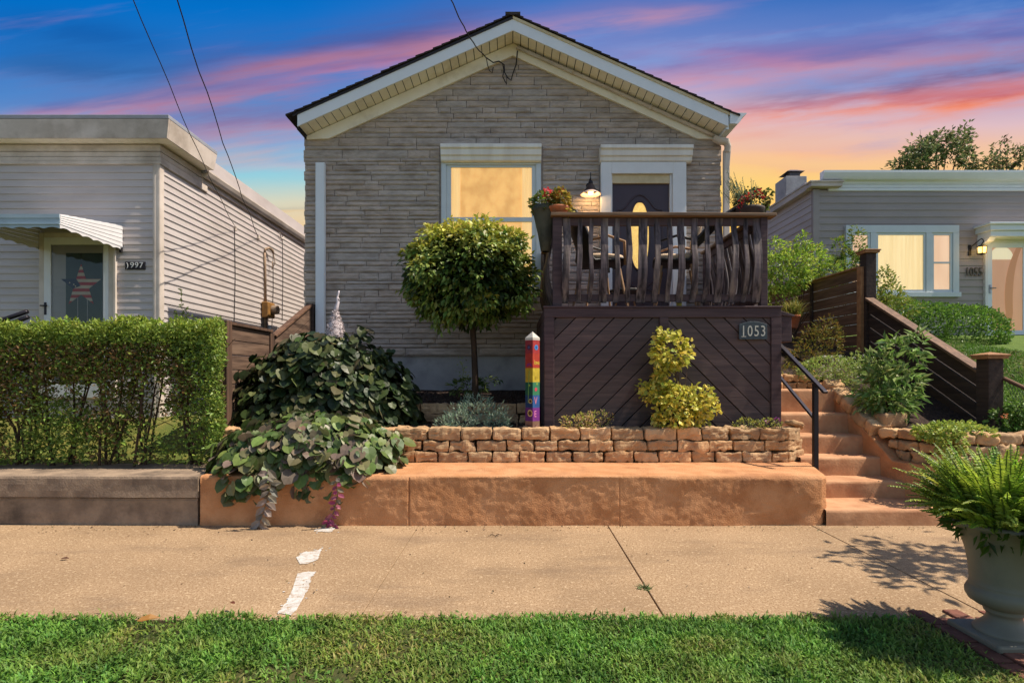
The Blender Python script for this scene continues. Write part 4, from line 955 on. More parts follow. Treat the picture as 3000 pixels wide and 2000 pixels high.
# ================================================================== the grey siding house on the right
RY, RX = 11.8, 6.42
hr = thing('grey_siding_house', 'grey lapped siding house with lit picture window behind the fence', 'house', (10, 15, 2))
m1 = MB(); m1.box(RX + .012, 16, RY + .012, 22, 1.9, 5.4); laps(m1, RX + .10, 16, RY, 2.0, 5.38, .148, 'x', -1, .016); m1.build('front_wall', M['siding_r'], hr)
m1 = MB(); laps(m1, RY + .03, 22, RX, 2.0, 5.42, .148, 'y', -1, .016); m1.build('side_wall', M['siding_l'], hr)
m1 = MB(); m1.box(RX - .025, RX + .11, RY - .028, RY + .06, 1.9, 5.40); m1.build('corner_board', M['siding_r'], hr, bevel=.004)
m1 = MB()
for z0, z1, o in ((5.365, 5.43, .03), (5.435, 5.50, .026), (5.505, 5.58, .03)): m1.box(RX + .30, 16, RY - o, RY + .02, z0, z1)
m1.build('frieze', M['fascia'], hr, bevel=.005)
m1 = MB(); m1.prism([(RX + .12, y, z) for y, z in ((RY - .02, 5.57), (RY - .13, 5.58), (RY - .16, 5.63), (RY - .19, 5.70), (RY - .19, 5.745), (RY - .02, 5.745))], (10, 0, 0)); m1.build('gutter', M['fascia'], hr)
m1 = MB(); m1.box(RX - .14, RX + .52, RY - .16, RY + .05, 5.42, 5.50); m1.box(RX - .16, RX + .55, RY - .18, RY + .05, 5.502, 5.54); m1.build('cornice_return', M['oldtrim'], hr, bevel=.006)
m1 = MB(); m1.box(RX - .14, RX - .015, RY + .05, 22, 5.40, 5.52); m1.box(RX - .16, RX + .1, RY + .05, 22, 5.522, 5.56); m1.build('eave_board', M['oldtrim'], hr)
m1 = MB(); m1.hexa([(RX, RY, 5.55), (16, RY, 5.55), (16, 22, 5.55), (RX, 22, 5.55), (RX + 3.2, 16.2, 6.86), (14, 16.2, 6.86), (14, 17.5, 6.86), (RX + 3.2, 17.5, 6.86)])
hip = m1.build('roof', M['shingle'], hr)
m1 = MB(); cx0, cx1, cy = 6.52, 7.02, 13.2; m1.box(cx0, cx1, cy, cy + .55, 5.4, 6.20); ch = m1.build('chimney', M['found'], hr, bevel=.01)
m1 = MB(); m1.box(cx0 + .15, cx1 - .1, cy + .12, cy + .4, 6.2, 6.34); m1.add([(cx0 + .06, cy + .05, 6.34), (cx1 - .02, cy + .05, 6.34), (cx1 - .02, cy + .5, 6.34), (cx0 + .06, cy + .5, 6.34), (cx0 + .2, cy + .2, 6.42), (cx1 - .14, cy + .2, 6.42), (cx1 - .14, cy + .36, 6.42), (cx0 + .2, cy + .36, 6.42)], [(3, 2, 1, 0), (4, 5, 6, 7), (0, 1, 5, 4), (1, 2, 6, 5), (2, 3, 7, 6), (3, 0, 4, 7)]); m1.build('chimney_cap', plain('flue_metal', lin(96, 90, 92), .5, .5), ch)
# picture window with two side lights
wx = lambda px: X_(px, RY); wz = lambda py: Z_(py, RY)
m1 = MB(); F0 = RY - .07
xo0, xo1, zo0, zo1 = wx(2473), wx(2803), wz(868), wz(662)
m1.box(xo0, xo1, F0, RY + .01, wz(684), zo1); m1.box(xo0 - .03, xo1 + .03, F0 - .02, RY + .01, zo0 - .02, wz(857)); m1.box(xo0, wx(2487), F0, RY + .01, wz(857), wz(684)); m1.box(wx(2785), xo1, F0, RY + .01, wz(857), wz(684))
m1.box(wx(2545), wx(2562), F0, RY + .01, wz(857), wz(684)); m1.box(wx(2707), wx(2724), F0, RY + .01, wz(857), wz(684))
ww = m1.build('window', M['winframe'], hr, bevel=.006)
for i, (a, b, mm) in enumerate(((2487, 2545, 'lit_curtain2'), (2562, 2707, 'lit_curtain'), (2724, 2785, 'lit_curtain2'))):
    s = MB(); a_, b_ = wx(a), wx(b); t_ = .05 if i != 1 else .045; z0, z1 = wz(857), wz(684); f1 = F0 + .018
    s.box(a_, a_ + t_, f1, RY + .01, z0, z1); s.box(b_ - t_, b_, f1, RY + .01, z0, z1); s.box(a_ + t_, b_ - t_, f1, RY + .01, z0, z0 + t_ * 1.2); s.box(a_ + t_, b_ - t_, f1, RY + .01, z1 - t_, z1)
    if i != 1: s.box(a_ + t_, b_ - t_, f1 + .004, RY + .01, wz(773), wz(768))
    s.build('sash', M['winframe'], ww, bevel=.004)
    c_ = MB()
    if i == 1:          # curtain in soft folds
        n = 60; vs = []
        for k in range(n + 1):
            x = a_ + t_ + (b_ - a_ - 2 * t_) * k / n; y = RY - .022 + .003 * math.sin(k * 1.3) + .002 * math.sin(k * .5); vs += [(x, y, z0 + t_), (x, y, z1 - t_)]
        c_.add(vs, [(2 * k, 2 * k + 2, 2 * k + 3, 2 * k + 1) for k in range(n)])
    else: c_.box(a_ + t_, b_ - t_, RY - .022, RY - .014, z0 + t_, z1 - t_)
    c_.build('curtain', M[mm], ww)
    MB().add([(a_ + t_, RY - .03, z0 + t_), (b_ - t_, RY - .03, z0 + t_), (b_ - t_, RY - .03, z1 - t_), (a_ + t_, RY - .03, z1 - t_)], [(0, 1, 2, 3)]).build('pane', M['pane'], ww)
# door, hood, lamp, number
d0, d1 = wx(2880), wx(3012); dz1, dz0 = wz(712), wz(985)
m1 = MB(); m1.box(d0, wx(2888), RY - .06, RY + .01, dz0, dz1); m1.box(d1 - .06, d1 + .02, RY - .06, RY + .01, dz0, dz1); m1.box(d0, d1, RY - .06, RY + .01, dz1, dz1 + .06); m1.build('door_frame', M['white'], hr, bevel=.005)
m1 = MB(); g0_, g1_ = wx(2901), wx(2991); m1.box(wx(2888), g0_, RY - .05, RY + .01, dz0, dz1); m1.box(g1_, d1 - .06, RY - .05, RY + .01, dz0, dz1); m1.box(g0_, g1_, RY - .05, RY + .01, wz(727), dz1); m1.box(g0_, g1_, RY - .05, RY + .01, dz0, wz(968))
sdr = m1.build('storm_door', M['fascia'], hr, bevel=.005)
m1 = MB(); m1.box(g0_, g1_, RY - .024, RY + .008, wz(968), wz(727)); m1.build('inner_door', glow('lit_inner_door', lin(214, 164, 116), .34, .5, lin(190, 136, 84), 1.3, (2, 1, .5)), sdr)
fan = [(wx(2931) + .26 * math.cos(t), RY - .0255, wz(761) + .28 * math.sin(t)) for t in [math.pi * i / 16 for i in range(17)]]
MB().add(fan[::-1], [tuple(range(17))]).build('fan_light', glow('fan_glass', lin(226, 214, 176), .5), sdr)
m1 = MB(); vs = []
for k in range(25):       # drape hanging to one side behind the glass
    t = k / 24; z = wz(727) + (wz(968) - wz(727)) * t; c_ = wx(2968) - .12 * math.sin(t * 2.6) + .10 * (1 - t) ** 6; w_ = .055 + .03 * math.sin(t * 3)
    if t > .8: c_ -= (t - .8) * .9; w_ += (t - .8) * .4
    vs += [(c_ - w_, RY - .030, z), (c_ + w_, RY - .032, z)]
m1.add(vs, [(2 * k, 2 * k + 2, 2 * k + 3, 2 * k + 1) for k in range(24)]); m1.build('drape', glow('drape_gold', lin(176, 118, 40), .38), sdr)
MB().add([(g0_, RY - .04, wz(968)), (g1_, RY - .04, wz(968)), (g1_, RY - .04, wz(727)), (g0_, RY - .04, wz(727))], [(0, 1, 2, 3)]).build('pane', M['pane'], sdr)
m1 = MB(); q = P(2894, 848, RY); m1.box(q.x - .02, q.x + .02, RY - .065, RY - .05, q.z - .09, q.z + .09); m1.tube([(q.x, RY - .08, q.z + .02), (q.x + .10, RY - .085, q.z + .02)], .012, 8); m1.build('handle', M['silver'], sdr)
m1 = MB(); h0 = wx(2862); m1.box(h0, 16, RY - .34, RY + .0, wz(704), wz(688)); m1.box(h0 - .04, 16, RY - .38, RY, wz(687.5), wz(672)); m1.box(h0 - .08, 16, RY - .42, RY, wz(671.5), wz(666)); m1.prism([(h0, RY, wz(735)), (h0, RY, wz(704.5)), (h0, RY - .32, wz(704.5)), (h0, RY - .26, wz(714)), (h0, RY - .08, wz(722))], (.14, 0, 0)); m1.build('door_hood', M['fascia'], hr, bevel=.006)
lampr = thing('carriage_lamp', 'lit carriage lamp beside the grey house storm door', 'lamp', (wx(2856), RY - .05, wz(735)))
cxl, cyl, czl = wx(2856), RY - .17, wz(738); m1 = MB()
m1.tube([(cxl - .11, RY - .02, czl), (cxl - .12, RY - .06, czl + .1), (cxl - .06, cyl, czl + .2), (cxl - .0, cyl, czl + .24), (cxl + .05, cyl, czl + .2), (cxl, cyl, czl + .12)], .010, 7); m1.box(cxl - .15, cxl - .10, RY - .03, RY - .012, czl - .08, czl + .14)
m1.lathe([(.02, .11), (.075, .085), (.10, .07), (.095, .06)], (cxl, cyl, czl), 6); m1.lathe([(.088, -.07), (.075, -.085), (.02, -.10)], (cxl, cyl, czl), 6)
for k in range(6): a = k * math.pi / 3; m1.tube([(cxl + .09 * math.cos(a), cyl + .09 * math.sin(a), czl + .065), (cxl + .082 * math.cos(a), cyl + .082 * math.sin(a), czl - .075)], .007, 5)
m1.build('frame', M['black_metal'], lampr); m1 = MB(); m1.lathe([(.082, .06), (.074, -.07)], (cxl, cyl, czl), 6); m1.build('lantern_glass', glow('lantern', lin(255, 196, 96), 1.9, .4, lin(255, 226, 150), 8), lampr)
pl_ = bpy.data.lights.new('carriage_light', 'POINT'); pl_.energy = 2.2; pl_.color = (1, .62, .28); pl_.shadow_soft_size = .1
plo = bpy.data.objects.new('carriage_light', pl_); COL.objects.link(plo); plo.location = Vector((cxl, cyl - .16, czl)) - OFF[lampr.name]; plo.parent = lampr
m1 = MB(); m1.text("1055", .26, (wx(2849), RY - .035, wz(798)), depth=.02, sx=.72); m1.build('house_number', plain('taupe_digits', lin(104, 92, 80), .6), label='house number 1055 in raised taupe digits on grey siding', cat='house number')
m1 = MB()
for k in range(3): m1.box(wx(2952) - .0, 12.5, RY - .30 - .32 * k, RY - .02 if k == 0 else RY - .30 - .32 * (k - 1) - .002, 1.9, dz0 - .05 - .19 * k)
m1.build('concrete_stoop', M['greywall'], bevel=.01, label='grey concrete stoop steps below the grey house door', cat='steps')
# ================================================================== the porch deck
def wood(name, c1, c2, axis='z', stain=None, k=.5):
    st = {'z': (1, 1, .06), 'x': (.06, 1, 1), 'y': (1, .06, 1)}[axis]
    return surf(name, c1, c2, scale=26, rough=.75, bs=34, bk=.5, bd=.006, stretch=st, stain=stain, stain_scale=12, stain_k=k)
M['plum_wood'] = wood('plum_stained_wood', lin(86, 68, 70), lin(66, 52, 55), 'x', lin(108, 88, 86), .35)
M['baluster'] = wood('weathered_baluster', lin(104, 91, 94), lin(40, 34, 38), 'z', lin(168, 150, 138), .5)
M['capwood'] = wood('weathered_rail_cap', lin(150, 120, 92), lin(104, 82, 64), 'x', lin(70, 56, 46), .4)
M['brown_fence'] = wood('brown_fence_board', lin(120, 88, 68), lin(90, 66, 52), 'x', lin(150, 116, 92), .4)
M['fence_y'] = wood('brown_fence_board_long', lin(136, 104, 82), lin(100, 76, 60), 'y', lin(62, 46, 38), .4)
M['plank'] = wood('weathered_plank', lin(116, 92, 76), lin(78, 60, 50), 'y', lin(150, 124, 104), .45)
M['dark_fence'] = wood('dark_stained_board', lin(74, 58, 50), lin(54, 42, 38), 'y', lin(40, 32, 30), .4)
M['fence_post'] = wood('fence_post_wood', lin(104, 78, 62), lin(76, 58, 48), 'z', lin(56, 44, 38), .4)
M['cap_wood'] = surf('post_cap_wood', lin(176, 130, 88), lin(148, 104, 70), scale=12, rough=.7, bk=.3, bs=40)

FY = 6.42; DX0, DX1 = .364, 3.119; FZ = 2.204
deck = thing('porch_deck', 'dark plum wooden porch deck with bowed balusters and diagonal board skirt', 'deck', (1.74, 7.4, .8))
m1 = MB()
for k in range(14):
    y0 = FY + .002 + k * .147; m1.box(DX0 + .01, DX1 - .01, y0, y0 + .142, FZ - .045, FZ - .012)
m1.build('floor', M['plum_wood'], deck)
fr = MB()
fr.box(DX0, DX0 + .117, FY, FY + .04, .70, FZ - .112); fr.box(DX1 - .117, DX1, FY, FY + .04, .70, FZ - .112)
fr.box(1.706, 1.808, FY, FY + .04, .70, FZ - .112)
fr.prism([(DX0, FY, FZ), (DX0, FY, FZ - .11), (DX1, FY, FZ - .11), (DX1, FY, FZ)], (0, .04, 0)); fr.box(DX0 - .012, DX1 + .012, FY - .012, FY + .05, FZ + .001, FZ + .022)
fr.box(DX0, DX0 + .04, FY + .042, 8.46, FZ - .11, FZ); fr.box(DX1 - .04, DX1, FY + .042, 8.46, FZ - .11, FZ)
skf = fr.build('skirt_frame', M['plum_wood'], deck, bevel=.006)
def clip_half(poly, nx, nz, c):
    out = []
    for a, b in zip(poly, poly[1:] + poly[:1]):
        da, db = a[0] * nx + a[1] * nz - c, b[0] * nx + b[1] * nz - c
        if da <= 0: out.append(a)
        if da * db < 0: t = da / (da - db); out.append((a[0] + (b[0] - a[0]) * t, a[1] + (b[1] - a[1]) * t))
    return out
rnd = random.Random(8)
def diag_panel(x0, x1, z0, z1, sg, name):
    mb = MB(); w = .159
    nx, nz = (math.sqrt(.5), -math.sqrt(.5)) if sg > 0 else (math.sqrt(.5), math.sqrt(.5))
    c = -4.0 + rnd.uniform(0, .1)
    while c < 6:
        q = [(x0, z0), (x1, z0), (x1, z1), (x0, z1)]
        q = clip_half(q, nx, nz, c + w - .010); q = clip_half(q, -nx, -nz, -c) if len(q) > 2 else []
        if len(q) > 2:
            dy = rnd.uniform(-.003, .005); kx = rnd.uniform(.78, 1.22)
            mb.prism([(a, FY + .022 + dy, b) for a, b in q], (0, .02, 0), col=(kx, kx, kx))
        c += w
    mb.box(x0, x1, FY + .048, FY + .055, z0, z1, m=1)
    return mb.build(name, [M['skirt_' + name], M['dark']], deck, bevel=.004)
for nm, ax in (('rising_panel', 1), ('falling_panel', -1)):
    m, nt, p = new_mat('skirt_' + nm); tc = nt.nodes.new('ShaderNodeTexCoord'); mp = nt.nodes.new('ShaderNodeMapping'); mp.inputs['Rotation'].default_value = (0, R(45 * ax), 0); mp.inputs['Scale'].default_value = (.07, 1, 1)
    nt.links.new(tc.outputs['Object'], mp.inputs['Vector']); v = E(mp.outputs[0])
    a = nt.nodes.new('ShaderNodeAttribute'); a.attribute_name = 'Col'
    c = e_mix(e_smooth(e_noise(v, 22, 6, .65), .3, .7), lin(88, 69, 66), lin(66, 51, 51)); c = e_mix(e_smooth(e_noise(v, 9, 6, .7), .56, .7) * .45, c, lin(122, 98, 92))
    mm = nt.nodes.new('ShaderNodeMix'); mm.data_type = 'RGBA'; mm.blend_type = 'MULTIPLY'; mm.inputs[0].default_value = 1
    nt.links.new(c.s, mm.inputs[6]); nt.links.new(a.outputs['Color'], mm.inputs[7]); nt.links.new(mm.outputs[2], p.inputs['Base Color']); p.inputs['Roughness'].default_value = .62
    bump(nt, p, e_noise(v, 40, 5, .6), .5, .006); M['skirt_' + nm] = m
diag_panel(DX0 + .117, 1.706, .72, FZ - .112, 1, 'rising_panel')
diag_panel(1.808, DX1 - .117, .72, FZ - .112, -1, 'falling_panel')
for x in (DX0, DX1 - .02):
    m1 = MB()
    for k in range(13): m1.box(x + .004, x + .02, FY + .05 + k * .155, FY + .20 + k * .155, .7, FZ - .112)
    m1.build('side_skirt', M['plum_wood'], deck)
# railing
RZ = 3.306; y0 = FY + .005
for x0, x1 in ((.466, .573), (2.891, 2.972)):
    MB().box(x0, x1, y0 + .02, y0 + .11, FZ + .022, RZ - .04).build('post', M['plum_wood'], deck, bevel=.006)
for x0, x1 in ((.466, .55), (2.891, 2.972)):
    MB().box(x0, x1, 8.34, 8.42, FZ + .022, RZ - .04).build('post', M['plum_wood'], deck, bevel=.006)
def cap_strip(mb, pts, w, t):
    a, b = Vector(pts[0]), Vector(pts[1]); n = 24; d = (b - a).normalized(); sd = Vector((-d.y, d.x, 0)); vs = []
    for i in range(n + 1):
        q = a.lerp(b, i / n); q.z += .006 * mnoise.noise(q * 1.3)
        for s_, z_ in ((-w / 2, 0), (w / 2, 0), (w / 2, t), (-w / 2, t)): vs.append(q + sd * (s_ + .003 * mnoise.noise(q * 5 + Vector((s_ * 40, 0, 0)))) + Vector((0, 0, z_)))
    mb.add(vs, [(4 * i + j, 4 * i + (j + 1) % 4, 4 * i + 4 + (j + 1) % 4, 4 * i + 4 + j) for i in range(n) for j in range(4)] + [(3, 2, 1, 0), tuple(4 * n + j for j in range(4))])
m1 = MB(); cap_strip(m1, [(.44, y0 + .05, RZ - .038), (3.055, y0 + .05, RZ - .038)], .16, .038); m1.build('rail_cap', M['capwood'], deck, bevel=.006)
m1 = MB(); cap_strip(m1, [(.50, y0 + .135, RZ - .04), (.50, 8.44, RZ - .04)], .14, .036); m1.build('rail_cap', M['capwood'], deck, bevel=.006)
m1 = MB(); cap_strip(m1, [(2.93, y0 + .135, RZ - .04), (2.93, 8.44, RZ - .04)], .14, .036); m1.build('rail_cap', M['capwood'], deck, bevel=.006)
for (a, b, z0, z1) in (((.573, y0 + .045), (2.891, y0 + .045), RZ - .135, RZ - .045), ((.573, y0 + .045), (2.891, y0 + .045), 2.285, 2.37)):
    MB().box(a[0], b[0], a[1], a[1] + .035, z0, z1).build('rail', M['plum_wood'], deck, bevel=.005)
for x in (.50, 2.915):
    for z0, z1 in ((RZ - .135, RZ - .045), (2.285, 2.37)): MB().box(x, x + .035, y0 + .11, 8.34, z0, z1).build('rail', M['plum_wood'], deck, bevel=.005)
bal = [(328, 310, 62), (445, 425, 42), (540, 525, 35), (657, 640, 65), (770, 752, 45), (868, 850, 40), (990, 965, 75), (1112, 1090, 50), (1220, 1197, 40), (1318, 1297, 58), (1437, 1413, 50), (1542, 1523, 42), (1650, 1630, 65), (1780, 1757, 52), (1880, 1858, 38), (1970, 1965, 70)]
rnd = random.Random(17)
def baluster(c0, c1, out, w, seed):
    """one weathered flat stick, bowed outwards, crooked, from c0 (bottom) to c1 (top)"""
    mb = MB(); n = 18; c0, c1, out = Vector(c0), Vector(c1), Vector(out); sd = Vector((-out.y, out.x, 0)); vs = []; th = .026
    for i in range(n + 1):
        t = i / n; bow = .095 * math.sin(math.pi * min(1, t * 1.06) ** .85) ** 1.3 * (1 - .15 * t)
        q = c0.lerp(c1, t) + out * bow + sd * (.018 * mnoise.noise(Vector((seed, t * 2.2, 0))) + .006 * mnoise.noise(Vector((seed, t * 7, 3))))
        ww = w * (1 + .16 * mnoise.noise(Vector((seed * 2, t * 3, 1)))) / 2
        for a, b in ((-ww, 0), (ww, 0), (ww, -th), (-ww, -th)): vs.append(q + sd * a + out * b)
    mb.add(vs, [(4 * i + j, 4 * i + (j + 1) % 4, 4 * i + 4 + (j + 1) % 4, 4 * i + 4 + j) for i in range(n) for j in range(4)] + [(3, 2, 1, 0), tuple(4 * n + j for j in range(4))])
    return mb.build('baluster', M['baluster'], deck, bevel=.005)
for i, (a, b, w) in enumerate(bal):
    xt, xb = X_(1550 + a / 2.94, y0), X_(1550 + b / 2.94, y0)
    baluster((xb, y0 + .042, 2.27), (xt, y0 + .042, RZ - .045), (0, -1, 0), w / 2.94 / FPX * y0, i * 3.3)
for k in range(13):
    y = FY + .22 + k * .148
    baluster((.497, y, 2.27), (.497, y, RZ - .045), (-1, 0, 0), rnd.choice([.08, .09, .12]), k * 5.1 + 60)
    if k > 0: baluster((2.952, y, 2.27), (2.952, y, RZ - .045), (1, 0, 0), rnd.choice([.08, .09, .12]), k * 4.3 + 160)

# number plaque on the skirt
pq = thing('house_number', 'slate plaque with arched top and pale digits 1053 on the plum skirt', 'house number', P(2205, 994, FY))
pa, pb = P(2164, 994.5, FY), P(2246, 950, FY); m1 = MB(); arc = [(pa.x, pa.z), (pb.x, pa.z), (pb.x, pb.z - .004)]
for i in range(9):
    t = i / 8; arc.append((pb.x - .035 - (pb.x - pa.x - .07) * t, pb.z + .012 + .022 * math.sin(math.pi * t)))
arc.append((pa.x, pb.z - .004)); m1.prism([(a, FY - .018, b) for a, b in arc], (0, .016, 0)); m1.build('plaque', plain('slate_plaque', lin(64, 74, 80), .5), pq, bevel=.004)
zc = (pa.z + pb.z) / 2 + .004; xc = (pa.x + pb.x) / 2
M['pale_digits'] = plain('pale_digits', lin(206, 204, 190), .4)
for i, ch in enumerate("1053"):
    x = xc - .114 + i * .076; m1 = MB(); m1.text(ch, .176, (x, FY - .0195, zc), sx=.74)
    if ch == '1': m1.box(x - .026, x + .03, FY - .022, FY - .0175, zc - .062, zc - .055)
    m1.build('digit', M['pale_digits'], pq)
# wall mailbox on the side of the deck
mbx = thing('mailbox', 'brown mailbox with sloped lid on the right side of the deck', 'mailbox', (3.2, 6.62, 1.82))
m1 = MB(); m1.box(3.125, 3.29, 6.52, 6.80, 1.815, 2.13); m1.build('box', M['plum_wood'], mbx, bevel=.008)
m1 = MB(); m1.hexa([(3.122, 6.50, 2.132), (3.31, 6.50, 2.11), (3.31, 6.82, 2.11), (3.122, 6.82, 2.132), (3.122, 6.50, 2.19), (3.315, 6.50, 2.13), (3.315, 6.82, 2.13), (3.122, 6.82, 2.19)]); m1.build('lid', M['plum_wood'], mbx, bevel=.005)

# patio chairs with pale cushions behind the balusters
M['shell'] = plain('black_seat_shell', lin(36, 32, 32), .5)
M['cushion'] = surf('beige_cushion', lin(216, 190, 160), lin(196, 168, 140), scale=6, rough=.95, bk=.3, bs=60)
M['legwood'] = wood('chair_leg_wood', lin(176, 140, 106), lin(148, 114, 86), 'z')
def soft(mb, c, half, kn=4, amp=.012, seed=1, rx=0.0, rz=0.0, m=0):
    v, fs = CS; kk = (np.abs(v) ** kn).sum(1, keepdims=True) ** (1 / kn); w = v / kk * np.array(half)
    w = w + unit(v) * amp * (vnoise(w, 7, seed) - .5)[:, None] * 2
    Rm = np.array(Matrix.Rotation(rz, 3, 'Z') @ Matrix.Rotation(rx, 3, 'X')); w = w @ Rm.T
    mb.add((w + np.array(c)).tolist(), fs, m)
def chair(x, y, face, label, lean=.28, zs=1.42):
    t = thing('patio_chair', label, 'chair', (x, y, FZ - .012), 'patio chairs on the deck'); z0 = FZ - .012; Mz = Matrix.Rotation(face, 4, 'Z')
    def T(a, b, c): q = Mz @ Vector((a, b, 0)); return Vector((x + q.x, y + q.y, z0 + c * zs))
    # curved shell: seat pan running up into a back (local +y is where the sitter looks)
    mb = MB(); prof = [(.27, .42), (.24, .44), (.05, .42), (-.16, .41), (-.23, .47), (-.27, .60), (-.30 - lean * .2, .75), (-.30 - lean * .5, .88), (-.30 - lean * .6, .93)]
    wid = [.22, .25, .27, .27, .27, .27, .25, .20, .12]; n = 9; vs = []
    for (a, c), w in zip(prof, wid):
        for i in range(n): s_ = -1 + 2 * i / (n - 1); vs.append(T(s_ * w, a + .06 * s_ * s_ * (1 if c > .5 else 0), c + .035 * s_ * s_ * (1 if c < .5 else 0)))
    fs = [(j * n + i, j * n + i + 1, (j + 1) * n + i + 1, (j + 1) * n + i) for j in range(len(prof) - 1) for i in range(n - 1)]
    mb.add(vs, fs); sh = mb.build('shell', M['shell'], t, smooth=True); s_ = sh.modifiers.new('thick', 'SOLIDIFY'); s_.thickness = .03
    mb = MB(); soft(mb, T(0, .03, .49), (.25, .24, .055), rz=face); mb.build('seat_cushion', M['cushion'], t, smooth=True)
    mb = MB(); soft(mb, T(0, -.24, .70), (.22, .05, .16), rx=.25, rz=face, seed=4); mb.build('back_cushion', M['cushion'], t, smooth=True)
    for sx in (-1, 1):
        mb = MB(); mb.tube([T(sx * .26, -.22, .62), T(sx * .30, .0, .66), T(sx * .29, .22, .62), T(sx * .26, .24, .42)], .017, 8); mb.build('armrest', M['legwood'] if sx > 0 else M['shell'], t, smooth=True)
        for sy in (-1, 1):
            mb = MB(); mb.tube([T(sx * .20, sy * .18, .42), T(sx * .28, sy * .28, 0)], .020, 8, r2=.013); mb.build('leg', M['legwood'], t)
chair(1.10, 7.05, -1.35, 'black shell patio chair with beige cushions at the left end of the deck')
chair(2.08, 7.05, 1.30, 'black shell patio chair with beige cushions at the right end of the deck', .9)
tb = thing('side_table', 'low round dark table between the two patio chairs', 'table', (1.62, 7.9, FZ)); m1 = MB(); m1.lathe([(.0, .40), (.26, .40), (.27, .41), (.27, .43), (.26, .44), (0.0, .44)], (1.62, 7.9, FZ - .01), 24, cap=False); m1.build('tabletop', M['shell'], tb)
for k in range(3):
    a = k * 2.1 + .5; m1 = MB(); m1.tube([(1.62 + .12 * math.cos(a), 7.9 + .12 * math.sin(a), FZ + .39), (1.62 + .22 * math.cos(a), 7.9 + .22 * math.sin(a), FZ - .012)], .014, 7); m1.build('leg', M['legwood'], tb)
m1 = MB(); m1.lathe([(.03, 0), (.033, .005), (.033, .11), (.03, .115)], (2.02, 6.72, FZ - .012), 14); m1.build('candle_jar', plain('yellow_jar', lin(206, 188, 70), .3), label='small yellow jar on the deck floor behind the balusters', cat='jar')

# pots on the railing
rng = np.random.default_rng(12)
M['clay'] = surf('terracotta_clay', lin(190, 112, 74), lin(166, 92, 60), scale=9, rough=.85, bk=.2, stain=lin(206, 170, 140), stain_scale=6, stain_k=.25)
M['darkpot'] = surf('dark_pot', lin(74, 60, 54), lin(54, 44, 40), scale=7, rough=.7, bk=.2)
M['greypot'] = surf('greenish_grey_pot', lin(84, 84, 72), lin(64, 66, 58), scale=6, rough=.8, bk=.2, stain=lin(44, 42, 36), stain_k=.5, stain_scale=3)
def flowers(mb, pts, r, cols, rng, per=26, squash=.8):
    for c in pts:
        d = unit(rng.standard_normal((per, 3))); p = np.array(c) + d * np.array([r, r, r * squash]) * rng.uniform(.5, 1, (per, 1))
        leaves(mb, p, d + .5 * rng.standard_normal((per, 3)), d, r * .75, r * .7, pal(rng, per, cols, .2), T_OVAL)
gp = thing('flower_pot', 'tapered grey green planter hung outside the left railing with red geraniums', 'flower pot', P(1598, 690, 6.62))
c = P(1610, 620, 6.62); m1 = MB(); m1.lathe([(.045, -.50), (.06, -.49), (.09, -.32), (.135, -.12), (.155, -.03), (.165, -.02), (.165, .03), (.15, .03), (.14, -.01), (.0, -.02)], (c.x - .045, c.y, c.z + .02), 24, cap=False); m1.build('pot', M['greypot'], gp, smooth=True)
m1 = MB(); bush(m1, rng, 420, (c.x - .06, c.y, c.z + .09), (.17, .15, .13), .05, .042, [(.10, .17, .03), (.16, .20, .04), (.20, .19, .05)], T_OVAL, seed=3); m1.build('foliage', M['leaf'], gp)
m1 = MB(); flowers(m1, [P(1604 + a, 566 + b, 6.6 + e) for a, b, e in ((0, 0, 0), (16, 2, .03), (-12, 8, -.02), (8, 14, -.04), (-4, -5, .05))], .042, [(.75, .03, .04), (.6, .02, .04), (.8, .08, .07)], rng); m1.build('flowers', M['leaf'], gp)
tp = thing('flower_pot', 'terracotta bowl with orange yellow coleus on the left end of the rail cap', 'flower pot', P(1634, 618, 6.52))
c = P(1636, 606, 6.52); m1 = MB(); m1.lathe([(.075, -.055), (.085, -.05), (.115, .0), (.128, .012), (.13, .035), (.118, .036), (.10, .02), (0, .015)], (c.x, c.y, RZ + .058), 28, cap=False); m1.build('pot', M['clay'], tp, smooth=True)
m1 = MB(); bush(m1, rng, 330, (c.x + .02, c.y, RZ + .15), (.11, .10, .15), .05, .036, [(.42, .30, .04), (.36, .20, .03), (.22, .22, .04), (.5, .36, .08)], T_OVAL, seed=8, zlo=-.6); bush(m1, rng, 40, (c.x + .12, c.y - .02, RZ + .05), (.05, .05, .09), .05, .04, [(.5, .38, .06)], T_OVAL, seed=5)
m1.build('foliage', M['leaf'], tp); m1 = MB(); flowers(m1, [P(1645, 560, 6.5)], .03, [(.55, .06, .04)], rng, 18); m1.build('flowers', M['leaf'], tp)
rp = thing('flower_pot', 'dark bowl of red flowers and wispy greenery on the right railing', 'flower pot', (2.90, 6.72, RZ))
m1 = MB(); m1.lathe([(.10, .0), (.13, .01), (.165, .08), (.18, .115), (.18, .14), (.165, .14), (.15, .11), (0, .10)], (2.87, 6.72, RZ - .004), 28, cap=False); m1.build('pot', M['darkpot'], rp, smooth=True)
m1 = MB(); bush(m1, rng, 520, (2.93, 6.74, RZ + .24), (.22, .16, .13), .04, .03, [(.09, .13, .03), (.14, .16, .04), (.20, .17, .05), (.05, .08, .02)], T_OVAL, seed=9, amp=.4)
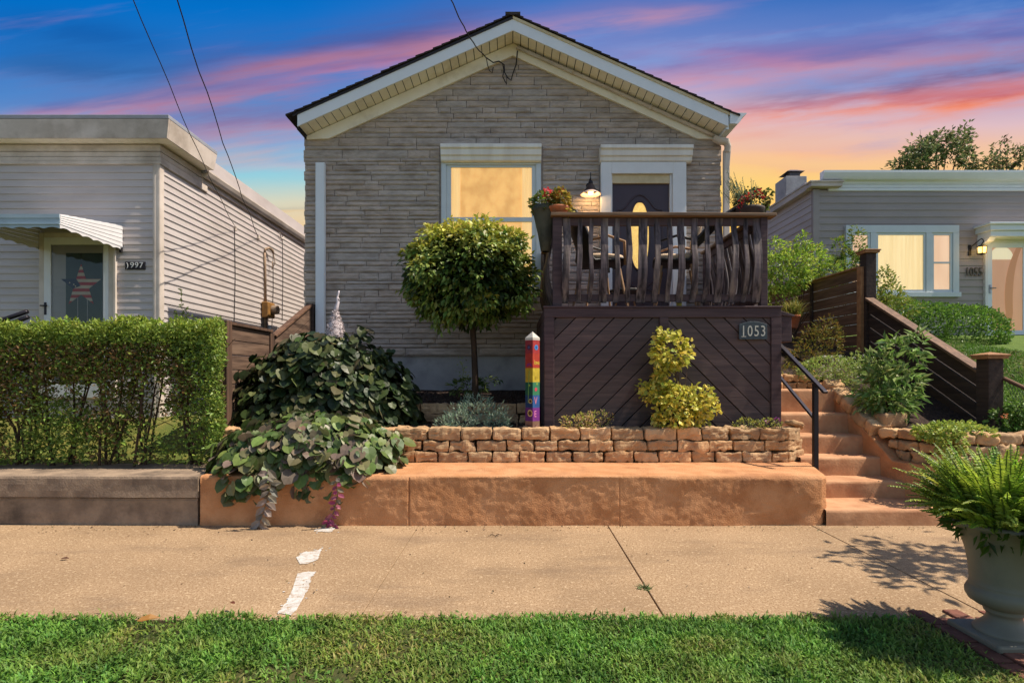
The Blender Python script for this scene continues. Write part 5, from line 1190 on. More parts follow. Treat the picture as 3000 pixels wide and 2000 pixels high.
for k in range(70):      # wispy upright stems
    a = rng.uniform(-.28, .14); z = rng.uniform(.22, .40) + (.1 if a < -.1 else 0); y = rng.normal(0, .06); base = np.array([2.86 + a * .4, 6.74 + y, RZ + .12]); tip = np.array([2.86 + a, 6.74 + y * 1.5, RZ + .12 + z * rng.uniform(.7, 1)])
    m1.tube([base, (base + tip) / 2 + np.array([.01, 0, .02]), tip], .0022, 4, col=(.18, .24, .14)); q = base + (tip - base) * rng.uniform(.35, 1, (9, 1)); leaves(m1, q, rng.standard_normal((9, 3)) + np.array([0, 0, .6]), rng.standard_normal((9, 3)), .022, .012, pal(rng, 9, [(.22, .30, .18), (.30, .36, .24)]), T_LEAF)
m1.build('foliage', M['leaf'], rp)
m1 = MB(); flowers(m1, [(2.87 + a, 6.60 + rng.normal(0, .03), RZ + b) for a, b in ((-.16, .14), (-.14, .20), (-.10, .23), (-.05, .27), (-.13, .08), (.02, .26), (.06, .31), (-.02, .22), (.1, .24))], .034, [(.7, .03, .03), (.6, .12, .10), (.45, .02, .03)], rng, 16); m1.build('flowers', M['leaf'], rp)
m1 = MB(); m1.lathe([(.06, 0), (.07, .01), (.14, .07), (.15, .085), (.14, .085), (.0, .06)], (3.03, 6.86, RZ - .004), 24, cap=False); m1.build('stone_dish', M['greywall'], smooth=True, label='pale stone dish beside the dark flower bowl on the right railing', cat='dish')

# ================================================================== painted post with rainbow bands
py_ = 6.28; pc = P(1560, 1262, py_); s_ = .0575 * math.sqrt(2); zb, zt = .80, Z_(997, py_)
pole = thing('painted_post', 'square garden post painted in rainbow bands with flowers and the word love', 'post', (pc.x, py_, zb))
L_, F_, R_, B_ = (pc.x - s_, py_), (pc.x, py_ - s_), (pc.x + s_, py_), (pc.x, py_ + s_)
bz = [1262, 1232, 1193, 1157, 1119, 1078, 1036, 997]
cl = [(lin(168, 120, 100), lin(150, 118, 96)), (lin(112, 40, 128), lin(140, 60, 160)), (lin(28, 66, 120), lin(60, 110, 180)), (lin(24, 96, 72), lin(70, 150, 110)), (lin(206, 176, 40), lin(232, 208, 70)), (lin(196, 60, 44), lin(214, 80, 60)), (lin(170, 52, 60), lin(204, 72, 72))]
m1 = MB()
mats = []
for i, (cl_, cr_) in enumerate(cl):
    z0, z1 = Z_(bz[i], py_), Z_(bz[i + 1], py_)
    if i == 0: z0 = zb - .05
    for (a, b, cc) in ((L_, F_, cl_), (F_, R_, cr_), (R_, B_, cr_), (B_, L_, cl_)): m1.add([(a[0], a[1], z0), (b[0], b[1], z0), (b[0], b[1], z1), (a[0], a[1], z1)], [(0, 1, 2, 3)], 0, cc[:3])
m1.build('shaft', surf('painted_bands', g3(.68, .66, .66), g3(.52, .50, .50), scale=20, rough=.6, bk=.1, attr=True), pole)
m1 = MB(); k = 1.03; q = [(pc.x + (a - pc.x) * k, py_ + (b - py_) * k) for a, b in (L_, F_, R_, B_)]; z1 = Z_(976, py_)
m1.add([(a, b, zt) for a, b in q] + [(a, b, zt + .028) for a, b in q] + [(pc.x, py_, z1 + .02)], [(3, 2, 1, 0)] + [(i, (i + 1) % 4, 4 + (i + 1) % 4, 4 + i) for i in range(4)] + [(4 + i, 4 + (i + 1) % 4, 8) for i in range(4)]); m1.build('cap', plain('post_cap_grey', lin(196, 188, 178), .5), pole)
def onface(side, t, z, o=.0015):     # t from the front edge outward 0..1
    a = F_; b = R_ if side > 0 else L_; n = Vector((side * .7071, -.7071, 0)); return Vector((a[0] + (b[0] - a[0]) * t, a[1] + (b[1] - a[1]) * t, z)) + n * o
def fdisc(side, t, py, r, col, o=.0015, n=14): m1.disc(onface(side, t, Z_(py, py_), o), r, (side * .7071, -.7071, 0), n, 0, col[:3])
xdR = Vector((R_[0] - F_[0], R_[1] - F_[1], 0)).normalized(); xdL = Vector((F_[0] - L_[0], F_[1] - L_[1], 0)).normalized()
M['motif'] = surf('painted_motifs', g3(.85, .85, .85), g3(.7, .7, .7), rough=.6, bk=0, attr=True)
def letter(ch, size, t, py, sx, c):
    global m1
    m1 = MB(); m1.text(ch, size, onface(1, t, Z_(py, py_), .002), xdR, depth=.001, sx=sx, col=c[:3]); m1.build('letter', M['motif'], pole)
for ch, t in zip('love', (.22, .42, .62, .84)): letter(ch, .075, t, 1062, .78, lin(240, 214, 80))
letter('l', .06, .34, 1108, .8, lin(110, 60, 30)); letter('i', .06, .6, 1104, .8, lin(110, 60, 30)); letter('V', .12, .42, 1174, .7, lin(236, 140, 160)); letter('E', .10, .36, 1212, .8, lin(244, 150, 200))
m1 = MB(); fdisc(1, .5, 1018, .030, lin(70, 150, 214)); fdisc(1, .5, 1018, .015, lin(40, 90, 170), .0022); m1.build('painted_sun', M['motif'], pole)
m1 = MB(); fdisc(1, .45, 1140, .022, lin(222, 80, 100)); m1.build('painted_heart', M['motif'], pole); m1 = MB(); fdisc(1, .60, 1124, .014, lin(150, 190, 90), .0022); m1.build('painted_leaf', M['motif'], pole)
m1 = MB(); fdisc(-1, .5, 1018, .032, lin(92, 36, 66)); fdisc(-1, .5, 1018, .014, lin(60, 80, 130), .0022); m1.build('painted_sun', M['motif'], pole)
m1 = MB()
for k in range(7): a = -1.2 + k * .4; q = onface(-1, .45, Z_(1070, py_), .002 + .0002 * k) + xdL * (.030 * math.sin(a)) + Vector((0, 0, .022 * math.cos(a) - .01)); m1.disc(q, .014, (-.7071, -.7071, 0), 8, 0, lin(140, 36, 110)[:3])
m1.tube([onface(-1, .45, Z_(1085, py_)), onface(-1, .55, Z_(1130, py_)), onface(-1, .6, Z_(1180, py_))], .0035, 5, 0, lin(120, 170, 90)[:3]); fdisc(-1, .42, 1128, .012, lin(150, 180, 70), .003); m1.build('painted_flower', M['motif'], pole)
for t, py, r in ((.3, 1174, .022), (.35, 1209, .032)):
    m1 = MB()
    for k in range(12): a = k * math.pi / 6; q = onface(-1, t, Z_(py, py_), .0018 + .0001 * (k % 2)) + xdL * (r * math.cos(a)) + Vector((0, 0, r * math.sin(a))); m1.disc(q, r * .28, (-.7071, -.7071, 0), 6, 0, lin(226, 190, 120)[:3])
    fdisc(-1, t, py, r * .85, lin(84, 56, 34), .0026); m1.build('painted_sunflower', M['motif'], pole)
for side in (-1, 1):
    rr = random.Random(5 + side); m1 = MB()
    for k in range(5):
        pts = [onface(side, .15 + .14 * k + rr.uniform(-.05, .05), Z_(1240 + 5 * j + rr.uniform(-3, 3), py_), .002) for j in range(4)]; m1.tube(pts, .0022, 4, 0, (lin(52, 30, 30) if side < 0 else lin(214, 170, 160))[:3])
    m1.build('scribble', M['motif'], pole)

# ================================================================== hand rail of the steps
hrl = thing('handrail', 'black metal stair handrail with one post beside the deck', 'handrail', (3.14, 5.76, .47))
RX_ = 3.15; a, b = Vector((RX_, 5.57, 1.245)), Vector((RX_ + .0, 6.56, 1.80))
m1 = MB(); m1.beam(a, b, .048, .028); m1.build('rail', M['black_metal'], hrl, bevel=.004)
m1 = MB(); m1.beam((RX_, 5.77, .965), (RX_, 6.55, 1.42), .036, .024); m1.build('rail', M['black_metal'], hrl, bevel=.004)
m1 = MB(); m1.box(RX_ - .024, RX_ + .024, 5.735, 5.783, .42, 1.335); m1.build('post', M['black_metal'], hrl, bevel=.004)
m1 = MB(); m1.box(RX_ - .024, RX_ + .0, 6.50, 6.54, 1.36, 1.78); m1.build('post', M['black_metal'], hrl, bevel=.004)

# ================================================================== fences
def cap_post(mbn, parent, x, y, z0, z1, w, mat, capw=None, capm=None, h=.05):
    MB().box(x - w / 2, x + w / 2, y - w / 2, y + w / 2, z0, z1).build('post', mat, parent, bevel=.006)
    if capw:
        m1 = MB(); c = capw / 2; m1.box(x - c * .9, x + c * .9, y - c * .9, y + c * .9, z1 + .001, z1 + .03); m1.add([(x - c, y - c, z1 + .03), (x + c, y - c, z1 + .03), (x + c, y + c, z1 + .03), (x - c, y + c, z1 + .03), (x - c, y - c, z1 + .048), (x + c, y - c, z1 + .048), (x + c, y + c, z1 + .048), (x - c, y + c, z1 + .048), (x, y, z1 + .048 + h)], [(3, 2, 1, 0), (0, 1, 5, 4), (1, 2, 6, 5), (2, 3, 7, 6), (3, 0, 4, 7), (4, 5, 8), (5, 6, 8), (6, 7, 8), (7, 4, 8)]); m1.build('post_cap', capm, parent, bevel=.004)
fx = 5.26
fr_ = thing('board_fence', 'dark horizontal board fence stepping down the slope right of the steps', 'fence', (fx, 8.2, .8))
cap_post(0, fr_, fx, 6.10, .60, 1.60, .165, M['dark_fence'], .25, M['cap_wood'], .03)
cap_post(0, fr_, fx + .02, 8.22, 1.5, 3.23, .15, M['dark_fence'], .24, M['cap_wood'], .03)
m1 = MB(); nb = 5; zt0, zt1 = 1.455, 2.545; ya, yb = 6.185, 8.15
for k in range(nb):
    u0, u1 = .186 * k + .020, .186 * (k + 1); v0, v1 = .197 * k + .020, .197 * (k + 1)
    m1.hexa([(fx - .02, ya, zt0 - u1), (fx + .02, ya, zt0 - u1), (fx + .02, yb, zt1 - v1), (fx - .02, yb, zt1 - v1), (fx - .02, ya, zt0 - u0), (fx + .02, ya, zt0 - u0), (fx + .02, yb, zt1 - v0), (fx - .02, yb, zt1 - v0)])
m1.build('board_panel', M['dark_fence'], fr_, bevel=.004)
m1 = MB(); m1.hexa([(fx - .075, ya, zt0 - .01), (fx + .06, ya, zt0 - .01), (fx + .06, yb, zt1 - .01), (fx - .075, yb, zt1 - .01), (fx - .075, ya, zt0 + .028), (fx + .06, ya, zt0 + .028), (fx + .06, yb, zt1 + .028), (fx - .075, yb, zt1 + .028)]); m1.build('top_rail', M['fence_y'], fr_, bevel=.005)
m1 = MB()
for k in range(8):
    z1 = 3.03 - .166 * k; m1.hexa([(fx - .02, 8.32, z1 - .154), (fx + .015, 8.32, z1 - .154), (fx + .015, 11.4, z1 - .12), (fx - .02, 11.4, z1 - .12), (fx - .02, 8.32, z1), (fx + .015, 8.32, z1), (fx + .015, 11.4, z1 + .03), (fx - .02, 11.4, z1 + .03)])
m1.build('board_panel', M['fence_y'], fr_, bevel=.004)
m1 = MB(); m1.hexa([(fx - .06, 8.30, 3.045), (fx + .05, 8.30, 3.045), (fx + .05, 11.45, 3.08), (fx - .06, 11.45, 3.08), (fx - .06, 8.30, 3.072), (fx + .05, 8.30, 3.072), (fx + .05, 11.45, 3.107), (fx - .06, 11.45, 3.107)]); m1.build('top_rail', M['cap_wood'], fr_, bevel=.004)
for y, w, mm, z1 in ((9.67, .07, 'dark_fence', 3.03), (11.4, .1, 'cap_wood', 3.0)): MB().box(fx - .05, fx - .021, y - w / 2, y + w / 2, 1.5, z1).build('post', M[mm], fr_, bevel=.004)
MB().box(fx - .10, fx - .045, 8.20, 8.30, 1.55, 3.04).build('trim_board', M['cap_wood'], fr_, bevel=.004)

fl = thing('plank_fence', 'weathered brown plank fence with sloping top between the hedge and cottage', 'fence', (-3.3, 7.4, .45))
fz = -3.30
MB().box(fz - .10, fz + .075, 6.24, 6.36, .4, Z_(939, 6.3)).build('post', M['fence_post'], fl, bevel=.008)
MB().box(fz - .05, fz + .045, 7.44, 7.56, .6, Z_(977, 7.5) + .01).build('post', M['fence_post'], fl, bevel=.008)
MB().box(-3.13, -3.015, 8.35, 8.47, 1.0, Z_(890, 8.4)).build('post', M['dark_fence'], fl, bevel=.008)
m1 = MB(); zt = 2.01; rr = random.Random(9)
for k in range(9):
    z1 = zt - .012 - k * .172; m1.hexa([(fz - .02, 6.36, z1 - .164), (fz + .02, 6.36, z1 - .164), (fz + .02, 7.46, z1 - .164), (fz - .02, 7.46, z1 - .164), (fz - .02, 6.36, z1), (fz + .02 + rr.uniform(-.004, .004), 6.36, z1), (fz + .02, 7.46, z1), (fz - .02, 7.46, z1)])
m1.build('board_panel', M['plank'], fl, bevel=.004)
MB().box(fz - .05, fz + .055, 6.36, 7.5, zt - .005, zt + .03).build('top_rail', M['fence_post'], fl, bevel=.004)
m1 = MB(); A = Vector((fz + .03, 7.56, 1.97)); B = Vector((-3.07, 8.36, 2.50))
for k in range(6):
    a, b = A - Vector((0, 0, .05 + .18 * k)), B - Vector((0, 0, .05 + .18 * k)); m1.hexa([a + Vector((-.02, 0, -.17)), a + Vector((.02, 0, -.17)), b + Vector((.02, 0, -.17)), b + Vector((-.02, 0, -.17)), a + Vector((-.02, 0, 0)), a + Vector((.02, 0, 0)), b + Vector((.02, 0, 0)), b + Vector((-.02, 0, 0))])
m1.build('board_panel', M['plank'], fl, bevel=.004)
m1 = MB(); m1.beam(A + Vector((0, 0, -.01)), B + Vector((0, 0, -.01)), .09, .035); m1.build('top_rail', M['brown_fence'], fl, bevel=.004)

clf = thing('chain_link_fence', 'rusty chain link fence with pipe rail right of the dark capped post', 'fence', (5.4, 5.8, .8))
m1 = MB(); A, B = Vector((5.35, 6.02, 1.385)), Vector((5.60, 4.9, .80)); m1.tube([A, B], .022, 8); m1.build('rail', plain('rusty_pipe', lin(120, 88, 66), .7), clf, smooth=True)
m1 = MB(); q = A.lerp(B, .42); m1.tube([(q.x, q.y, .5), (q.x, q.y, q.z + .06)], .02, 8); m1.build('post', plain('rusty_post', lin(92, 70, 56), .7), clf)
m1 = MB(); d = (B - A) / 30
for k in range(30):
    t0 = A + d * k
    for sg in (-1, 1):
        pts = []
        for j in range(2):
            h = .62 * j; kk = k + sg * 9 * j
            if 0 <= kk <= 30: pts.append(A + d * kk - Vector((0, 0, h + .01)))
        if len(pts) == 2: m1.tube(pts, .0022, 4)
m1.build('wire_mesh', M['wire'], clf)
m1 = MB()
for a, b in ((P(0, 940, 6.9), P(80, 912, 6.9)), (P(40, 945, 6.9), P(82, 928, 6.9))): m1.tube([a - Vector((.5, 0, .12)), a, b], .028, 8)
m1.tube([P(0, 950, 6.9), P(0, 950, 6.9) - Vector((0, 0, 1.2))], .022, 8); m1.build('metal_railing', M['black_metal'], smooth=True, label='black metal railing tips poking above the left end of the hedge', cat='railing')
m1 = MB(); q = P(2298, 945, 8.6); potb = thing('hanging_pot', 'terracotta pot of dry yellow grass hung on the fence behind the deck', 'flower pot', (q.x + .1, 8.6, q.z - .12))
c = P(2320, 935, 8.6); m1.lathe([(.07, -.14), (.08, -.13), (.115, .02), (.13, .025), (.13, .06), (.115, .06), (.10, .02), (0, .02)], c, 24, cap=False); m1.build('pot', M['clay'], potb, smooth=True)
m1 = MB(); n = 420; az = rng.uniform(0, 6.28, n); tl = rng.uniform(.1, 1.25, n); dd = np.stack([np.cos(az) * np.sin(tl), np.sin(az) * np.sin(tl) - .1, np.cos(tl)], 1)
leaves(m1, np.array(c) + np.array([0, 0, .03]) + .05 * rng.standard_normal((n, 3)) * np.array([1, 1, .2]), dd, np.stack([-np.cos(az), -np.sin(az), np.ones(n)], 1), rng.uniform(.15, .34, n), rng.uniform(.008, .016, n), pal(rng, n, [(.26, .24, .05), (.36, .28, .07), (.20, .22, .05), (.14, .18, .03)]), T_BLADE); m1.build('foliage', M['leaf'], potb)
m1 = MB(); q = P(2278, 848, 10.2); m1.tube([q + Vector((-.02, -.1, 0)), q + Vector((-.02, .12, 0))], .085, 18); m1.build('wooden_disc', M['cap_wood'], bevel=.01, label='round wooden log end by the fence behind the deck post', cat='log')

# ================================================================== stone urn
uc = Vector((2.62, 2.95, .012)); urn = thing('garden_urn', 'large sage grey garden urn on a square plinth at the grass corner', 'urn', uc)
M['urn'] = surf('sage_urn', lin(124, 120, 104), lin(108, 105, 91), scale=3, rough=.55, bs=30, bk=.12, stain=lin(120, 112, 92), stain_scale=2.4, stain_k=.35, spec=.4)
m1 = MB(); m1.box(uc.x - .175, uc.x + .175, uc.y - .172, uc.y + .172, .006, .045); m1.build('plinth', M['urn'], urn, bevel=.012)
prof = [(.132, .045), (.134, .054), (.128, .062), (.108, .078), (.086, .102), (.074, .128), (.077, .144), (.086, .150), (.088, .160), (.080, .168), (.090, .178), (.128, .190), (.152, .206), (.165, .230), (.166, .254), (.156, .276), (.146, .286), (.150, .293), (.146, .300), (.147, .33), (.153, .40), (.165, .47), (.186, .54), (.214, .590), (.236, .608), (.243, .618), (.242, .630), (.228, .636), (.214, .628), (.196, .596), (.18, .56), (.0, .555)]
m1 = MB(); m1.lathe(prof, (uc.x, uc.y, .0), 56, cap=False); m1.build('bowl', M['urn'], urn, smooth=True)
# ================================================================== fern in the urn
rng = np.random.default_rng(77)
mb = MB(); c0 = np.array([uc.x, uc.y, .58])
def frond(base, az, el, L, wid, rng, cols, droop):
    n = 26; t = np.linspace(0, 1, n); h = np.array([math.cos(az), math.sin(az), 0.0])
    r = L * t; ang = el - droop * t ** 1.4; st = np.stack([np.cos(ang)[:, None] * h[None, :] + np.sin(ang)[:, None] * np.array([[0, 0, 1]])], 0)[0] * (L / n)
    p = np.array(base) + np.cumsum(st, 0); ax = unit(st); side = unit(np.cross(ax, np.array([0, 0, 1.0]) + .001)); up = np.cross(side, ax)
    mb.tube([tuple(x) for x in p[::3]], .0026, 4, col=(.14, .20, .04))
    w = wid * np.sin(np.clip((t + .10) / 1.1, 0, 1) * math.pi) ** .7 * (1 - .25 * t)
    cc = pal(rng, 1, cols, .22)
    for sg in (-1, 1):
        d = side * sg + ax * .55 + .12 * rng.standard_normal((n, 3)) - np.array([0, 0, .18]); leaves(mb, p, d, up + .25 * rng.standard_normal((n, 3)), w, np.full(n, L / n * 1.05), np.repeat(cc, n, 0) * (1 + .12 * rng.standard_normal((n, 1))), T_LEAF)
fc = [(.27, .40, .04), (.35, .47, .05), (.20, .34, .035), (.44, .52, .08)]
for k in range(640):
    az = rng.uniform(0, 2 * math.pi); el = rng.uniform(.45, 1.5); L = rng.uniform(.22, .43) * (1.08 if el > .7 else .90)
    b = c0 + np.array([math.cos(az), math.sin(az), 0]) * rng.uniform(.0, .20) + np.array([0, 0, rng.uniform(0, .06)])
    frond(b, az + rng.normal(0, .3), el, L, rng.uniform(.030, .052), rng, fc, rng.uniform(.25, 1.05))
for k in range(80):      # old fronds hanging down over the rim
    az = rng.uniform(4.35, 6.6); b = c0 + np.array([math.cos(az), math.sin(az), 0]) * .21 + np.array([0, 0, .05])
    frond(b, az, rng.uniform(-.1, .4), rng.uniform(.16, .36), rng.uniform(.025, .042), rng, [(.14, .25, .03), (.18, .30, .04)], 2.0)
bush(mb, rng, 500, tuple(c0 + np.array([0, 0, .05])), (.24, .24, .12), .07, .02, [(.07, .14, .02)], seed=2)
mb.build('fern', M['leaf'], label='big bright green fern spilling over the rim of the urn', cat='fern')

# ================================================================== round topiary tree
tr = thing('topiary_tree', 'round headed green standard tree, top coloured as sunlit gold, on a slim trunk before the window', 'tree', (-.50, 7.42, 1.03))
m1 = MB(); m1.tube([(-.50, 7.42, .98), (-.505, 7.42, 1.4), (-.52, 7.41, 1.8), (-.545, 7.40, 2.15), (-.55, 7.40, 2.5)], [.05, .043, .040, .040, .036], 10)
for a in np.linspace(0, 6.28, 9)[:-1]:
    m1.tube([(-.55, 7.40, 2.2 + .03 * a), (-.55 + .3 * math.cos(a), 7.40 + .3 * math.sin(a), 2.55), (-.58 + .62 * math.cos(a), 7.40 + .6 * math.sin(a), 2.75 + .1 * math.sin(a * 3))], [.022, .014, .007], 6)
m1.build('trunk', M['bark'], tr, smooth=True)
mb = MB(); cg = [(.16, .24, .045), (.22, .31, .065), (.11, .19, .035), (.30, .36, .11)]; cy = [(.60, .56, .08), (.48, .50, .07), (.66, .56, .11)]
def crown(n, c, r, seed, shell, cols, L=.082, W=.045, droop=.7, amp=.16, zlo=-1, jit=.42):
    p, d = blob(rng, n, c, r, shell, amp, ns=3.2, zlo=zlo, seed=seed); N = len(p)
    k = vnoise(p, 4.5, seed + 4) > .26; p, d = p[k], d[k]; N = len(p)
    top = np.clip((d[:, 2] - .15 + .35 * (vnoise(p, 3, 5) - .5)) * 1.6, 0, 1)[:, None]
    base = pal(rng, N, cols, .22); gold = pal(rng, N, cy, .2); col = base * (1 - top * .75) + gold * top * .75  # leaves facing up turn gold, sunlight put into the crown's colour
    l = L * rng.uniform(.65, 1.25, N)
    leaves(mb, p, d * .9 + np.array([0, 0, -droop * .6]) + jit * rng.standard_normal((N, 3)), d * .55 + np.array([.12, 0, .85]) + .42 * rng.standard_normal((N, 3)), l, l * W / L * rng.uniform(.8, 1.2, N), col, T_OVAL)
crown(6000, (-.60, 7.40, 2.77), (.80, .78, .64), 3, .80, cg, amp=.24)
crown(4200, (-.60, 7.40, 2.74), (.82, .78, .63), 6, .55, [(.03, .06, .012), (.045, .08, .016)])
bush(mb, rng, 2600, (-.6, 7.4, 2.76), (.66, .64, .52), .14, .09, [(.03, .05, .012)], T_OVAL, shell=.5, amp=.1, seed=3)  # both inner layers coloured dark, the crown's inner shade put into the leaves
rr = random.Random(44)
for k in range(46):      # shoots that break the outline
    a = rr.uniform(0, 6.28); e = rr.uniform(-.75, 1.35); dv = Vector((math.cos(a) * math.cos(e), math.sin(a) * math.cos(e), math.sin(e))); f = rr.uniform(.80, 1.0); r_ = rr.uniform(.10, .24)
    crown(int(900 * r_), (-.60 + dv.x * .86 * f, 7.40 + min(dv.y, .75) * .82 * f, 2.76 + dv.z * .68 * f), (r_ * 1.1, r_, r_ * .8), 50 + k, .5, cg + ([(.30, .34, .06)] if e > .2 else []), amp=.35)  # upper shoots yellower, part of the painted sunlight
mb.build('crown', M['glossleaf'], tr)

# ================================================================== weeping heart leaved shrubs
def mound(n, c, r, cols, seed, L=.125, zlo=-.35, amp=.16, shell=.86, right_dark=False):
    p, d = blob(rng, n, c, r, shell, amp, ns=2.6, zlo=zlo, seed=seed); N = len(p)
    l = L * rng.uniform(.5, 1.2, N)
    ax = d * np.array([.6, .6, .2]) + np.array([0, 0, -.7]) + .30 * rng.standard_normal((N, 3))
    nn = d + np.array([0, -.1, .60]) + .28 * rng.standard_normal((N, 3))
    leaves(mb, p, ax, nn, l, l * rng.uniform(.85, 1.05, N), pal(rng, N, cols, .2), T_HEART)
rb = [(.035, .055, .018), (.060, .085, .024), (.025, .042, .016), (.115, .13, .045), (.09, .085, .04)]
ws = thing('weeping_shrub', 'tall mound of dark heart shaped leaves against the plank fence', 'shrub', (-2.34, 6.85, .8))
m1 = MB()
for a in np.linspace(0, 6.28, 12)[:-1]: m1.tube([(-2.34, 6.85, .8), (-2.34 + .15 * math.cos(a), 6.85 + .12 * math.sin(a), 1.5), (-2.34 + .5 * math.cos(a), 6.85 + .35 * math.sin(a), 1.72), (-2.34 + .95 * math.cos(a), 6.85 + .55 * math.sin(a), 1.05)], [.03, .02, .012, .006], 6)
m1.build('branches', M['bark'], ws, smooth=True)
mb = MB(); mound(2300, (-2.36, 6.85, .95), (1.02, .58, .98), rb, 3); mound(700, (-1.75, 6.9, .95), (.62, .5, .78), rb[:3], 5); mound(500, (-2.85, 6.75, .85), (.55, .5, .80), rb, 7); mound(420, (-2.45, 6.85, 1.62), (.52, .42, .32), rb + [(.15, .16, .07)], 9, zlo=-.2)  # right lobe darker, top lobe lighter: shade and sun put into leaf colour
mound(1100, (-2.36, 6.87, .9), (.86, .48, .82), [(.02, .03, .014)], 4)  # inner leaves near black, shade inside the mound put into their colour
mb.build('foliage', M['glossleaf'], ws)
w2 = thing('weeping_shrub', 'low spreading mound of purplish green heart leaves spilling over the ledge', 'shrub', (-2.08, 5.8, .47))
rb2 = [(.11, .145, .045), (.17, .16, .075), (.19, .145, .10), (.08, .125, .035), (.14, .20, .05)]
mb = MB(); mound(1250, (-2.08, 5.75, .62), (.94, .50, .42), rb2, 13, L=.13, zlo=-.75); mound(420, (-2.55, 5.55, .50), (.45, .38, .36), rb2, 15, L=.125, zlo=-.8); mound(420, (-1.62, 5.55, .52), (.42, .36, .36), rb2, 16, L=.125, zlo=-.8); mound(360, (-2.0, 5.45, .55), (.5, .26, .36), rb2, 18, L=.125, zlo=-.8); mound(500, (-2.05, 5.85, .55), (.78, .40, .35), [(.02, .03, .014)], 14, zlo=-.3)  # last set near black, inner shade put into leaf colour
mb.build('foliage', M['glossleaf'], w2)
def trail(pts, n, cols, label_mat, L, name):
    m1 = MB(); m1.tube(pts, .006, 6, col=(.22, .17, .11)); P_ = [Vector(q) for q in pts]; seg = np.array([tuple(q) for q in P_]); t = np.linspace(0, len(seg) - 1.01, n); i = t.astype(int); f = (t - i)[:, None]; p = seg[i] * (1 - f) + seg[i + 1] * f
    sd = np.where(np.arange(n) % 2 == 0, 1, -1)[:, None]
    ax = np.array([[1.0, -.15, -.25]]) * sd * np.array([[1, sd[0, 0], 1]]) ; ax = np.concatenate([sd * .9, -.25 + .15 * rng.standard_normal((n, 1)), -.45 + .35 * rng.standard_normal((n, 1))], 1)
    leaves(m1, p, ax, rng.standard_normal((n, 3)) * np.array([.4, .2, .3]) + np.array([.35, -1, .45]), L * rng.uniform(.65, 1.1, n), L * .62 * rng.uniform(.8, 1.1, n), pal(rng, n, cols, .18), T_OVAL); return m1.build(name, M['leaf'], w2)
trail([P(785, 1375, 5.02), P(792, 1430, 5.08), P(772, 1500, 5.12), P(748, 1560, 5.10), P(738, 1575, 4.98)], 26, [(.34, .28, .23), (.42, .35, .29), (.22, .20, .16), (.28, .25, .20)], None, .115, 'trailing_shoot')
trail([P(985, 1400, 5.05), P(990, 1450, 5.10), P(978, 1500, 5.12), P(955, 1535, 5.14), P(985, 1535, 5.13)], 26, [(.34, .06, .14), (.28, .07, .12), (.40, .14, .18), (.2, .16, .12)], None, .07, 'pink_shoot')

# ================================================================== clipped hedge, thin and twiggy below
hd = thing('hedge', 'clipped green hedge with bare twiggy base on the grey concrete wall', 'hedge', (-4.6, 5.85, .46))
m1 = MB(); rr = random.Random(31)
stems = []
for cx_ in (-7.2, -6.5, -5.8, -5.25, -4.8, -4.3, -3.95, -3.42):
    for k in range(5):
        x = cx_ + rr.gauss(0, .05); y = 5.88 + rr.gauss(0, .07); tx, ty = x + rr.gauss(0, .20), y + rr.gauss(0, .12)
        pts = [(x, y, .44), (x + (tx - x) * .3 + rr.gauss(0, .02), y, .85), (x + (tx - x) * .7 + rr.gauss(0, .03), (y + ty) / 2, 1.3), (tx, ty, 1.8)]
        m1.tube(pts, [.015, .012, .008, .004], 6); stems.append(pts)
        for j in range(7):
            t = rr.uniform(.15, .9); i = min(2, int(t * 3)); f = t * 3 - i; q = Vector(pts[i]).lerp(Vector(pts[i + 1]), f); e = q + Vector((rr.gauss(0, .13), rr.gauss(0, .13), rr.uniform(.05, .28))); m1.tube([q, (q + e) / 2 + Vector((rr.gauss(0, .02), 0, .02)), e], [.006, .004, .002], 5)
m1.build('stems', M['twig'], hd)
mb = MB(); N = 128000
p = np.stack([rng.uniform(-7.6, -3.02, N), rng.uniform(5.60, 6.08, N), .50 + 1.53 * rng.random(N) ** .72], 1)
topz = 1.965 + .05 * (vnoise(p * np.array([1, 1, 0]), 2.2, 3) - .5) * 2.6 + .15 * (vnoise(p * np.array([1, 1, 0]), 9, 4) - .5)
zz_ = (p[:, 2] - .47) / 1.5
cl_ = vnoise(p, 2.8, 21) * .55 + vnoise(p, 9.0, 22) * .45
th = np.interp(zz_, [0, .12, .35, .55, .72, .85, 1.0], [.47, .49, .48, .43, .34, .22, .08])
endb = np.clip((p[:, 0] + 3.42) / .25, 0, 1) * .13 + np.clip((-5.2 - p[:, 0]) / .4, 0, 1) * .06   # fuller at its right end and the far left
edge = (np.abs(p[:, 1] - 5.84) > .16) | (zz_ > .86) | (p[:, 0] > -.520 * p[:, 1] - .16)
th = th + .085 * np.exp(-((p[:, 0] + 3.95) / .36) ** 2) * (zz_ < .62) - .07 * (p[:, 0] < -4.4)
keep = (p[:, 2] < topz) & (cl_ > th + .018 - endb) & (edge | (rng.random(N) < .45)) & (p[:, 0] < -.520 * p[:, 1] - .06 + .09 * vnoise(p, 6, 8))
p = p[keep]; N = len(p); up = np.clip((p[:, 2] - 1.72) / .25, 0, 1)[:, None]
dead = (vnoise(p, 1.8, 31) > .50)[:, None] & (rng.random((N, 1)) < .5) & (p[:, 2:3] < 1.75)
col = pal(rng, N, [(.19, .28, .045), (.14, .22, .04), (.25, .32, .055)], .2) * (1 - up) + pal(rng, N, [(.28, .36, .05), (.34, .40, .06), (.22, .31, .045)], .2) * up; col = np.where(dead, pal(rng, N, [(.24, .15, .06), (.19, .13, .055)], .2), col)  # top leaves lighter, sunlight on the hedge put into their colour
out = np.stack([np.zeros(N), np.sign(p[:, 1] - 5.84) * .6, .2 + up[:, 0]], 1)
